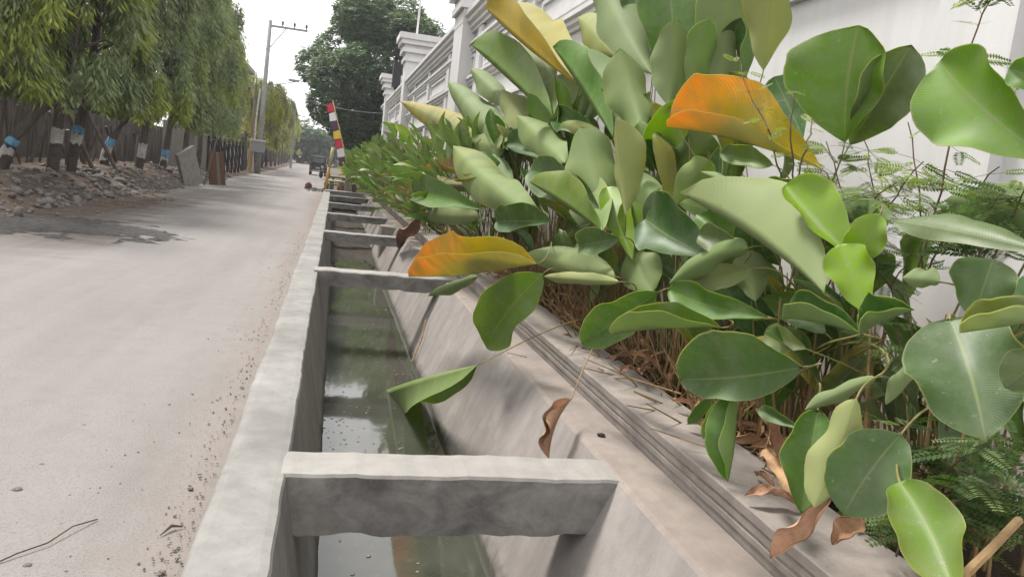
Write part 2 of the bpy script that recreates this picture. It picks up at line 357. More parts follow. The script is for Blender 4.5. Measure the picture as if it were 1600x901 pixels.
def verge_z(x, y):
    B = max(0., 1 - abs(y - 19.5) / 9.0) ** .6; n_ = fbm(x * .55, y, 9, .55)
    d1 = (-5.05 + 1.75 * B + shift(y)) - x + .75 * n_ + .30 * fbm(x * .5, y * 1.4, 3, 2.4)
    d2 = max(0, (-5.15 + shift(y)) - x + .35 * fbm(x, y, 9, .5))
    near = min(1, max(0, (y - 9) / 5)); far = 1 - min(1, max(0, (y - 34) / 14)) * .75
    return -.10 + max(-.04, min(.075, d1 * .085)) + .012 * fbm(x, y, 1, 6) + min(.46, d2 * .30) * near * far + (.10 * fbm(x, y, 0, 1.7) + .05 * fbm(x, y, 5, 5)) * min(1, d2 * 1.6)
rings = []
for y in [4 + .22 * i for i in range(208)] + [50 + 2 * i for i in range(75)]:
    rings.append([(-2.6 - .17 * i * (1 + .03 * i) + shift(y), y, verge_z(-2.6 - .17 * i * (1 + .03 * i) + shift(y), y)) for i in range(32)][::-1])
struct(MB().quad_strip(rings, False).build('verge', 'dirt', smooth=True))
# wet mud patch on the far side of the road
def mud(x, y):
    d = math.hypot((x + 4.7) / 2.3, (y - 13.6) / 2.0) + .45 * fbm(x, y, 7, .9) + .42 * fbm(x * .6, y * 1.8, 2, 2.6)
    return max(0., 1 - d)
rings = []
for iy in range(90):
    y = 9.8 + .09 * iy; rings.append([(-7.0 + .07 * ix, y, -.08 + min(.08, .22 * mud(-7 + .07 * ix, y)) + (.035 * fbm(ix * .07, y, 4, 5) + .02 * fbm(ix * .07, y, 1, 11)) * min(1, 4 * mud(-7 + .07 * ix, y)) - .012) for ix in range(92)])
struct(MB().quad_strip(rings, False).build('mud_patch', 'wet_mud'))

def pebble_field(name, pts, sizes, mat, flat=.55):
    ico = np.array([(0, 0, 1), (.89, 0, .45), (.28, .85, .45), (-.72, .53, .45), (-.72, -.53, .45), (.28, -.85, .45), (.72, .53, -.45), (-.28, .85, -.45), (-.89, 0, -.45), (-.28, -.85, -.45), (.72, -.53, -.45), (0, 0, -1)])
    tri = [(0, 1, 2), (0, 2, 3), (0, 3, 4), (0, 4, 5), (0, 5, 1), (1, 6, 2), (2, 7, 3), (3, 8, 4), (4, 9, 5), (5, 10, 1), (6, 7, 2), (7, 8, 3), (8, 9, 4), (9, 10, 5), (10, 6, 1), (11, 7, 6), (11, 8, 7), (11, 9, 8), (11, 10, 9), (11, 6, 10)]
    n = len(pts); V = ico[None] * (1 + rng.uniform(-.28, .28, (n, 12, 1)))
    sc = np.stack([rng.uniform(.7, 1.3, n), rng.uniform(.7, 1.3, n), rng.uniform(flat * .6, flat * 1.2, n)], 1) * np.array(sizes)[:, None]
    V = V * sc[:, None]; tl = rng.normal(0, .45 if flat > .5 else 0, n)[:, None]; V = np.stack([V[..., 0], V[..., 1] * np.cos(tl) - V[..., 2] * np.sin(tl), V[..., 1] * np.sin(tl) + V[..., 2] * np.cos(tl)], -1); a = rng.uniform(0, 6.28, n); ca, sa = np.cos(a)[:, None], np.sin(a)[:, None]
    V = np.stack([V[..., 0] * ca - V[..., 1] * sa, V[..., 0] * sa + V[..., 1] * ca, V[..., 2]], -1) + np.array(pts)[:, None]
    T = np.array(tri)[None] + 12 * np.arange(n)[:, None, None]
    return fast_mesh(name, V.reshape(-1, 3), T.reshape(-1, 3), mat)
# road grit
pts, sz = [], []
for i in range(1900):
    y = 2.4 + 14 * random.random() ** 1.7
    x = -.43 - abs(random.gauss(0, .07)) if random.random() < .42 else random.uniform(-4.5, -.45)
    s = (.0022 + .006 * random.random() ** 2.5) * (1.7 if random.random() < .05 else 1); pts.append((x, y, -.052 + s * .2)); sz.append(s)
for i in range(1500):
    y = 2.3 + 9 * random.random() ** 1.5; x = random.uniform(-4.2, -.5); s = .0015 + .0045 * random.random() ** 3
    if fbm(x, y, 12, .8) > -.1: pts.append((x, y, -.05 + s * .2)); sz.append(s)
tag(pebble_field('road_grit', pts, sz, 'pebble'), 'loose grit and small pebbles scattered over the dusty road', 'grit', kind='stuff')
def rock(name, c, s, mat, label, cat, seed=0, sq=.6, group=None):
    b = MB(); rings = []
    for i in range(7):
        th = math.pi * i / 6 * .98 + .03
        rings.append([(s * math.sin(th) * math.cos(a) * (1 + .5 * fbm(math.cos(a), math.sin(a), i * .6 + seed, 1.3)), s * .8 * math.sin(th) * math.sin(a) * (1 + .35 * fbm(math.cos(a), math.sin(a), i + seed + 9, 1.3)), sq * s * math.cos(th)) for a in [2 * math.pi * k / 10 for k in range(10)]])
    b.quad_strip(rings, True, 0, True); o = b.build(name, mat); o.location = c; return tag(o, label, cat, group)
def onroad(px, py, z=-.055):
    r = ray(px, py); return CAMP + r * ((z - HC) / r[2])
for i, (px, py, s, lb) in enumerate([(27, 767, .021, 'dark oval pebble lying on the road near the left edge'), (298, 764, .014, 'dark pebble on the road beside the gritty kerb edge'), (131, 666, .014, 'small flat grey pebble in the middle of the road'), (43, 885, .016, 'pale pebble on the road in the bottom left corner'), (65, 727, .013, 'brown crumb of stone on the road above the dark oval pebble')]):
    p = onroad(px, py); rock('pebble', (p[0], p[1], -.055 + s * .35), s, 'pebble', lb, 'pebble', i * 3)
b = MB(); p0, p1, p2 = onroad(-20, 890), onroad(70, 855), onroad(152, 814)
b.tube([p0 + [0, 0, .012], (p0 + p1) / 2 + [0, 0, .02], p1 + [.01, 0, .02], (p1 + p2) / 2 + [0, .01, .028], p2 + [0, 0, .01]], .0028, 5); tag(b.build('dry_twig', 'stalk_dark'), 'long thin dry twig lying on the road at bottom left', 'twig')
b = MB(); p0, p1, p2 = onroad(250, 838), onroad(268, 827), onroad(285, 824)
b.tube([p0 + [0, 0, .006], p1 + [0, 0, .018], p2 + [0, 0, .006]], [.002, .007, .003], 5); tag(b.build('bark_scrap', 'stalk_dark'), 'curled dark bark scrap in the grit beside the kerb', 'bark')
# rubble along the verge
pts, sz = [], []
for i in range(9000):
    y = random.uniform(10, 46); x = -5.0 - abs(random.gauss(0, 1.1)) - .1
    if random.random() < .25: x = random.uniform(-5.3, -3.9)
    s = (.010 + .075 * random.random() ** 4) * (2.0 if random.random() < .05 else 1) * (.45 if x > -5 else 1)
    pts.append((x, y, verge_z(x, y) + s * random.uniform(-.1, .4))); sz.append(s)
tag(pebble_field('rubble', pts, sz, 'rubble_stone', .8), 'broken stones and rubble heaped under the trees on the far verge', 'rubble', kind='stuff')
for i, (x, y, s, lb) in enumerate([(-6.0, 22.8, .26, 'largest pale boulder between the two dark painted trunks'), (-5.9, 24.3, .2, 'grey boulder on the rubble heap right of the dark painted trunk'), (-5.2, 20.4, .17, 'low grey boulder at the road edge of the rubble heap')]):
    rock('boulder', (x, y, verge_z(x, y) + s * .25), s, 'rubble_stone', lb, 'boulder', 20 + i * 5)

# ------------------------------------------------------------------ drain: kerb wall, right wall with ledge, water, beams
WZ = -1.0
def stations(): return [1.2 + .12 * i for i in range(130)] + [16.8 + .4 * i for i in range(57)]
def xo(y): return -.41 + .10 * min(1, max(0, (y - 3) / 30)) + .018 * fbm(0, y, 11, .7) + .006 * fbm(0, y, 3, 5)
def xi(y): return -.105 + .10 * min(1, max(0, (y - 3) / 28)) + .014 * fbm(0, y, 21, .8) + .006 * fbm(0, y, 13, 6)
rings = []
for y in stations():
    o_, i_ = xo(y), xi(y); z = .008 * fbm(1, y, 5, 1.5)
    rings.append([(o_, y, -.35), (o_, y, -.02 + z), (o_ + .012, y, z - .004), (o_ + .05, y, z + .002), ((o_ + i_) / 2, y, z + .004 * fbm(2, y, 0, 3)), (i_ - .045, y, z), (i_ - .010, y, z - .005), (i_, y, -.022 + z), (i_ + .06, y, -.35 + .0), (i_ + .13 + .012 * fbm(4, y, 2, 2), y, -.75), (i_ + .20, y, -1.0 + .0), (i_ + .26, y, -1.35), (o_, y, -1.35)])
tag(MB().quad_strip(rings, True, 0, True).build('kerb_wall', 'kerb_concrete', smooth=False), 'long pale concrete kerb wall between the road and the open drain', 'kerb wall')
def xr(y): return 1.61 + .07 * min(1, max(0, (y - 4) / 8)) + .008 * fbm(0, y, 31, 1.1)
rings = []
for y in stations():
    x = xr(y); w = .012 * fbm(3, y, 8, 2.2)
    rings.append([(x - .60, y, -1.35), (x - .44 + w, y, -1.02), (x - .425 + w, y, -.94), (x - .24, y, -.5 + w), (x - .012, y, -.02), (x + .015, y, .0), (x + .12, y, .006 + .3 * w), (1.905, y, .004), (1.93, y, -.3), (1.93, y, -1.35)])
_dw = MB().quad_strip(rings, True, 0, True)
_dw.m = [1 if (q < (len(rings) - 1) * 10 and q % 10 in (4, 5, 6)) else 0 for q in range(len(_dw.f))]
tag(_dw.build('drain_wall', ['drain_concrete', 'ledge_concrete']), 'sloping stained concrete drain wall with a flat ledge below the planter', 'drain wall')
# water and silt bed
b = MB(); b.v = [(-.05, 1, WZ), (1.35, 1, WZ), (1.35, 40, WZ), (-.05, 40, WZ)]; b.f = [(0, 1, 2, 3)]; b.m = [0]
struct(b.build('drain_water', 'drain_water'))
pts, sz = [], []
for i in range(1300):
    y = 4.3 + 20 * random.random() ** 1.2; x = random.uniform(.06, 1.14)
    if y < 6.6 and random.random() < .75: continue
    if fbm(x * 2, y * .6, 4) < .05 and random.random() < .85: continue
    pts.append((x, y, WZ + .002)); sz.append(random.uniform(.004, .018) * (2.0 if random.random() < .07 else 1))
tag(pebble_field('floating_debris', pts, sz, 'debris', .12), 'pale flecks and bits of leaf floating on the drain water', 'debris', kind='stuff')
pts, sz = [], []
for i in range(700):
    y = random.uniform(16, 34); e = random.random()
    x = .08 + abs(random.gauss(0, .09)) if e < .5 else 1.2 - abs(random.gauss(0, .10))
    if y > 24: x = random.uniform(.05, 1.2)
    s = random.uniform(.015, .06); pts.append((x, y, WZ + s * .25)); sz.append(s)
tag(pebble_field('silt_and_rubbish', pts, sz, 'rubble_stone', .5), 'silt, stones and rubbish lying along the far stretch of the drain', 'rubbish', kind='stuff')
rings = []
for y in [19 + .3 * i for i in range(70)]: rings.append([(-.06 + .12 * i, y, WZ - .07 + min(.2, (y - 19) * .04) + .05 * fbm(.12 * i, y, 3, 1.6) + .05 * abs(i - 6) / 6) for i in range(13)])
struct(MB().quad_strip(rings, False).build('silt_bed', 'silt', smooth=True))
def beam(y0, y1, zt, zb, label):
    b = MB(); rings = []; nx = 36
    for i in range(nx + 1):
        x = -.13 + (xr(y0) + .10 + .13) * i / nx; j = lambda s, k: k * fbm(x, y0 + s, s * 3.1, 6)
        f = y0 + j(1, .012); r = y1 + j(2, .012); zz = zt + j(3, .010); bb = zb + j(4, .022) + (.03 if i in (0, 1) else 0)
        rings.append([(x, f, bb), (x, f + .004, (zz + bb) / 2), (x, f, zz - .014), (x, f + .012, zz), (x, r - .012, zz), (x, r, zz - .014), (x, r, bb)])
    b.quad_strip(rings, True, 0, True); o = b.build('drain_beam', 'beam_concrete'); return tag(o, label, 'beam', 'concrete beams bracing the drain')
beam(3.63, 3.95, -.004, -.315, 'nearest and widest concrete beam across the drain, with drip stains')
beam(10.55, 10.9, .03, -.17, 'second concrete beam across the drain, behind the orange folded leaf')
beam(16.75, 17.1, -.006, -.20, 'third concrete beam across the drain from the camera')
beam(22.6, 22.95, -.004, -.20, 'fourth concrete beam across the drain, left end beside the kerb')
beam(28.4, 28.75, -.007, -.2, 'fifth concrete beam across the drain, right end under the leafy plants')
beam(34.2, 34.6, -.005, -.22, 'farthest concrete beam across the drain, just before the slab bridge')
tag(MB().box(-.5, 1.93, 39.0, 39.3, -1.4, -.13).build('drain_end_wall', 'drain_concrete'), 'shaded concrete wall closing the far end of the drain under the slab', 'wall')
# upright buttress on the right wall by the third beam
b = MB(); b.box(1.30, 1.75, 19.4, 19.9, -.9, .02, 0, .02); tag(b.build('concrete_block', 'ledge_concrete'), 'upright concrete block against the drain wall by the leafy plants', 'block')
# small dark chip of stone on the ledge, twig on the ledge
p = atx(936, 678, 1.76); rock('stone_chip', (1.74, onroad(936, 680, .01)[1], .016), .028, 'rubber', 'small black chip of stone on the ledge beside the nearest beam', 'stone chip', 3, .35)
q = onroad(806, 556, .012); b = MB(); b.tube([q + [-.06, .08, .004], q + [0, 0, .012], q + [.09, -.03, .003]], .003, 5); tag(b.build('dry_twig', 'stalk_dark'), 'short dark twig lying on the drain ledge below the planter', 'twig')
b = MB(); a0, a1 = atx(630, 488, 1.24), atx(606, 500, 1.2); q = onroad(622, 470, -.5)
b.tube([(1.18, 9.6, -.93), (1.3, 9.8, -.68), (1.36, 10.0, -.45)], .012, 6); tag(b.build('dry_stick', 'straw'), 'thin dry stick leaning against the sloping drain wall behind second beam', 'stick')

# ------------------------------------------------------------------ planter and soil
PY0, PY1 = .9, 56
prof = [(1.925, -.25), (1.925, .012), (1.925, .040), (1.914, .046), (1.912, .074), (1.921, .080), (1.921, .088), (1.908, .098), (1.906, .126), (1.914, .132), (1.914, .138), (1.898, .148), (1.895, .190), (1.902, .200), (2.30, .205), (2.315, .195), (2.32, -.25)]
rings = []
for y in [PY0 + .1 * i for i in range(110)] + [12 + .5 * i for i in range(89)]:
    e = .006 * fbm(0, y, 2, 2); f = .006 * fbm(0, y, 6, 7)
    rings.append([(x + e + (f if .1 < z < .21 and x < 2 else 0), y, z + .5 * e + (.004 * fbm(x, y, 4, 4) if z > .19 else 0)) for (x, z) in prof])
tag(MB().quad_strip(rings, True, 0, True).build('planter_wall', 'planter_concrete'), 'low concrete planter wall with three moulded grooves along its edge', 'planter wall')
rings = []
for y in [PY0 + .25 * i for i in range(220)]:
    rings.append([(2.3 + .11 * i, y, .06 + .07 * i / 9 + .05 * fbm(2.3 + .11 * i, y, 0, 2.5)) for i in range(11)])
struct(MB().quad_strip(rings, False).build('planter_soil', 'soil', smooth=True))

# ------------------------------------------------------------------ white compound wall
WX = 3.35
wall = thing('compound_wall', 'tall white painted boundary wall with stepped cornice and recessed panels', 'wall', (WX, 28, 0))
def wbox(name, x0, x1, y0, y1, z0, z1): return MB().box(x0 - WX, x1 - WX, y0 - 28, y1 - 28, z0, z1).build(name, 'white_paint', wall)
wbox('wall_panel', WX, WX + .25, -4, 57, -.2, 5.35)
def mould(name, prof, y0=-4, y1=57.05, dx=0):
    b = MB(); b.quad_strip([[(x - dx, y - 28, z) for (x, z) in prof] for y in (y0, y1)], True, 0, True); return b.build(name, 'white_paint', wall)
mould('cornice', [(.3, 5.30), (-.10, 5.16), (-.10, 5.24), (-.16, 5.26), (-.16, 5.36), (-.24, 5.40), (-.24, 5.50), (-.32, 5.54), (-.32, 5.66), (.3, 5.70)])
mould('frieze_moulding', [(.02, 4.66), (-.05, 4.66), (-.05, 4.72), (-.09, 4.74), (-.09, 4.80), (-.14, 4.83), (-.14, 4.90), (.02, 4.94)])
mould('panel_moulding', [(.02, 3.78), (-.05, 3.78), (-.05, 3.83), (-.10, 3.86), (-.10, 3.93), (-.15, 3.95), (-.15, 4.02), (.02, 4.06)])
mould('dado_moulding', [(.02, 3.08), (-.06, 3.08), (-.06, 3.13), (-.12, 3.16), (-.12, 3.22), (.02, 3.26)])
for y in [-1.9 + 5.25 * i for i in range(12)]:
    wbox('pilaster', WX - .085, WX + .02, y, y + .55, -.15, 5.155)
    ya, yb = y + .95, y + 4.85
    for (z0, z1) in ((4.14, 4.60),):
        if z1 - z0 < .1: continue
        b = MB(); w = .07
        for (a0, a1, c0, c1) in ((ya, yb, z0, z0 + w), (ya, yb, z1 - w, z1), (ya, ya + w, z0 + w, z1 - w), (yb - w, yb, z0 + w, z1 - w)):
            b.box(-.045, .01, a0 - 28, a1 - 28, c0, c1)
        b.build('panel_frame', 'white_paint', wall)
def gate_pillar(y, w, h, label, mast=False):
    pl = thing('gate_pillar', label, 'pillar', (WX, y, 0), 'tall pillars rising above the white wall')
    b = MB(); b.box(-.35, .9, -w / 2, w / 2, 0, h - 1.6); b.build('shaft', 'white_paint', pl)
    z = h - 1.6; st = [(.0, .35), (.10, .18), (.04, .22), (.2, .2), (.12, .16), (.30, .22), (.40, .27)]
    b = MB()
    for (e, hh) in st: b.box(-.36 - e, .91 + e, -w / 2 - .01 - e, w / 2 + .01 + e, z, z + hh); z += hh
    b.build('capital', 'white_paint', pl)
    if mast: MB().tube([(.1, 0, z), (.14, 0, z + 2.6)], .05, 8).build('mast', 'white_paint', pl)
    return pl
gate_pillar(38.5, 1.35, 7.75, 'white pillar with stepped capital and thin mast rising above the wall', True)
gate_pillar(52.2, 1.5, 7.3, 'white pillar with stepped capital at the far end of the wall')
gate_pillar(21.3, 1.5, 7.0, 'white pillar nearest the camera, its top above the picture')
wl = thing('wall_lamp', 'black box lamp on the white wall between the two far pillars', 'lamp', (WX - .28, 44.3, 5.72))
MB().box(-.22, .22, -.3, .3, .12, 1.5).build('housing', 'black_plastic', wl); MB().box(-.1, .1, -.1, .1, 0, .13).build('bracket', 'iron_dark', wl)

# ------------------------------------------------------------------ broad leaves
def leaf_mesh(name, B, T, S, N, WL, WR, aL, aR, cL, cR, bs, bn, tw, top_front, nu=24, nv=6, ruf=.05, mats=('leaf_top', 'leaf_under'), tipcurl=0, seed=0, blunt=.92, wedge=.5):
    """Blade between B and T. S points to its left, N to its face. aL/aR tilt the halves out of the S direction towards N, cL/cR curl them further to the rim."""
    B, T, S, N = [np.array(q, float) for q in (B, T, S, N)]; A = T - B; Ln = np.linalg.norm(A); A = A / Ln; th = .0016
    V = []; uvs = []
    for i in range(nu + 1):
        u = i / nu; uu = u
        po = (1 - abs(1 - uu / .46) ** 2.3) ** .6 if uu < .46 else max(0, 1 - ((uu - .46) / .54) ** 2.2) ** .82
        pw = (1 - (1 - uu) ** 1.85) * max(0, 1 - uu ** 4.6) ** .68 / .80
        pr = max(.014, po * (1 - wedge) + pw * wedge)
        pr *= 1 + .012 * math.sin(u * 23 + seed * 3.3) + .010 * math.sin(u * 41 + seed * 5.1)
        c = B + A * Ln * u + 4 * u * (1 - u) * (bs * S + bn * N)
        if tipcurl and u > .7: c = c + N * tipcurl * ((u - .7) / .3) ** 2
        w = tw * (u - .4); s_, n_ = S * math.cos(w) + N * math.sin(w), N * math.cos(w) - S * math.sin(w)
        row = []
        for side, W, a0, cu in ((1, WL, aL, cL), (-1, WR, aR, cR)):
            p = c.copy(); half = [p.copy()]
            for j in range(1, nv + 1):
                v = (j - .5) / nv; an = a0 * (min(1, .45 + 1.2 * v) if abs(a0) < 1.3 else min(1, .8 + 1.5 * v)) + cu * v * v + ruf * (2.6 * math.sin(7.5 * u + seed * 1.7 + side) + 1.6 * math.sin(15 * u + seed * 2.9 + side * 2)) * v
                p = p + (W * pr / nv) * (math.cos(an) * side * s_ + math.sin(an) * n_); half.append(p + n_ * ruf * .25 * W * v * v * math.sin(13 * u + seed))
            row.append(half)
        line = row[0][::-1] + row[1][1:]; m = len(line)
        V.append(line); uvs.append([(u, .5 + .5 * (nv - k) / nv) for k in range(m)])
    m = 2 * nv + 1; G = np.array(V)
    du = np.gradient(G, axis=0); dv = np.gradient(G, axis=1); nn = nrmz(np.cross(du, dv))
    # orient to N at the midrib
    if np.sum(nn[nu // 2, nv] * N) < 0: nn = -nn
    f = G + nn * th * .5; bck = G - nn * th * .5
    verts = [tuple(p) for p in f.reshape(-1, 3)] + [tuple(p) for p in bck.reshape(-1, 3)]; o = (nu + 1) * m; faces = []; mi = []; uvl = []
    UV = [q for r in uvs for q in r]
    for i in range(nu):
        for j in range(m - 1):
            a, b_, c_, d = i * m + j, i * m + j + 1, (i + 1) * m + j + 1, (i + 1) * m + j
            faces += [(a, b_, c_), (a, c_, d), (o + c_, o + b_, o + a), (o + d, o + c_, o + a)]; k0 = 0 if top_front else 1; mi += [k0, k0, 1 - k0, 1 - k0]
    me = bpy.data.meshes.new(name); me.from_pydata(verts, [], faces)
    for q in mats: me.materials.append(M[q])
    me.polygons.foreach_set('material_index', mi); me.polygons.foreach_set('use_smooth', [True] * len(faces))
    ul = me.uv_layers.new(name='UVMap'); vi = np.zeros(len(me.loops), np.int32); me.loops.foreach_get('vertex_index', vi)
    ul.data.foreach_set('uv', np.array(UV + UV, np.float32)[vi].ravel()); me.update(); return me

LC = dict(g=(.110, .235, .020), d=(.056, .155, .018), l=(.245, .40, .005), m=(.150, .250, .028), p=(.22, .27, .090), y=(.30, .29, .045), v=(.145, .275, .010), o=(.50, .39, .012), z=(.50, .35, .012), q=(.098, .180, .045), s=(.140, .205, .066), c=(.38, .37, .14), t=(.37, .25, .13), b=(.22, .12, .065), h=(.40, .235, .155))
PL = [('A', 2.78, 2.75), ('B', 2.68, 3.75), ('C', 2.65, 4.9), ('D', 2.62, 6.3), ('E', 2.6, 8.3), ('F', 2.6, 10.8)]
PLAB = {'A': 'broad-leaved plant nearest the camera at the right edge, with large drooping dark leaves', 'B': 'broad-leaved plant with the bright orange leaf and lime green young leaves', 'C': 'tall broad-leaved plant with upright grey-green leaves reaching the top of the picture', 'D': 'broad-leaved plant with the hanging folded leaf over the drain', 'E': 'broad-leaved plant with a folded yellow and orange leaf over the drain', 'F': 'broad-leaved plant with long pale leaves reaching left across the white wall'}
plants = {}
for k, x, y in PL: plants[k] = thing('broad_leaf_plant', PLAB[k], 'plant', (x, y, .1), 'broad-leaved plants along the planter')
def petiole(B, A, root, parent, off, r=.0052, mat='petiole', Nf=np.zeros(3)):
    h = max(.25, B[2] - root[2]); L = np.linalg.norm(B - root)
    nb_ = Nf * .10 if A[2] < 0 else Nf * .02
    pts = bez(root, root + np.array([0, 0, .75 * max(h, .5 * L)]), B - A * min(.22, .35 * L) - nb_, B + A * .01 - Nf * .004, 20)
    b = MB(); b.tube(pts, [r * (1.25 - .6 * i / 19) for i in range(20)], 6); return b.build('petiole', mat, parent, True, off)
_li = 0
def hero(k, bx, by, tx, ty, Xb, Xt, WL, WR, aL, aR, cL, cR, side, col, yel=0., bow=0., bn=0., tw=0., pet=True, tip=0., ruf=.11, ctrl=None):
    """one leaf: base and tip sight lines with their lateral offsets; half widths in photo pixels; angles in degrees"""
    global _li; _li += 1
    B, T = atx(bx, by, Xb), atx(tx, ty, Xt); mid = (B + T) / 2; v = mid - CAMP; dist = np.linalg.norm(v); v /= dist; A = unit(T - B)
    fw = -RM[:, 2]; pxm = float(np.dot(mid - CAMP, fw)) / F
    S = unit(np.cross(v, A)) * -1; N = unit(np.cross(A, S)) * 1
    if np.dot(N, v) > 0: N = -N
    # S must point to the left of the direction of travel as seen in the picture
    cA = RM.T @ A; cS = RM.T @ S
    if cA[0] * cS[1] - cA[1] * cS[0] < 0: S = -S
    d2 = math.pi / 180; Ln = np.linalg.norm(T - B)
    if abs(aL) < 40 and abs(aR) < 40:
        sg = -1 if side == 'U' else 1; aL += sg * random.uniform(4, 20); aR += sg * random.uniform(4, 20); cL *= 1.5; cR *= 1.5
    if bn == 0: bn = random.uniform(-.02, .07) * (1 if side != 'U' else -1)
    if tw == 0: tw = random.uniform(-16, 16)
    root0 = plants[k]; off = np.array(root0.location)
    dry = side == 'D'
    me = leaf_mesh('leaf', B - off, T - off, S, N, WL * 1.16 * pxm, WR * 1.16 * pxm, aL * d2, aR * d2, cL * d2, cR * d2, bow * pxm, bn * Ln, tw * d2, side != 'U', ruf=ruf, tipcurl=tip * Ln, seed=_li, wedge=(.85 if ty < by - 20 else .35 if side == 'U' else .2), mats=('dry_leaf', 'dry_leaf') if dry else ('leaf_top', 'leaf_under'))
    o = link('leaf', me, root0); c = LC[col]; j = 1 + random.uniform(-.12, .12); o.color = (c[0] * j, c[1] * j, c[2] * j, 1 - yel)
    if pet:
        rt = off + np.array([random.uniform(-.22, .22), random.uniform(-.3, .3), -.02])
        if ctrl is not None: rt = np.array(ctrl)
        pm = 'straw' if dry else 'petiole'
        b = petiole(B - off, A, rt - off, o, None, mat=pm, Nf=N)
    return o
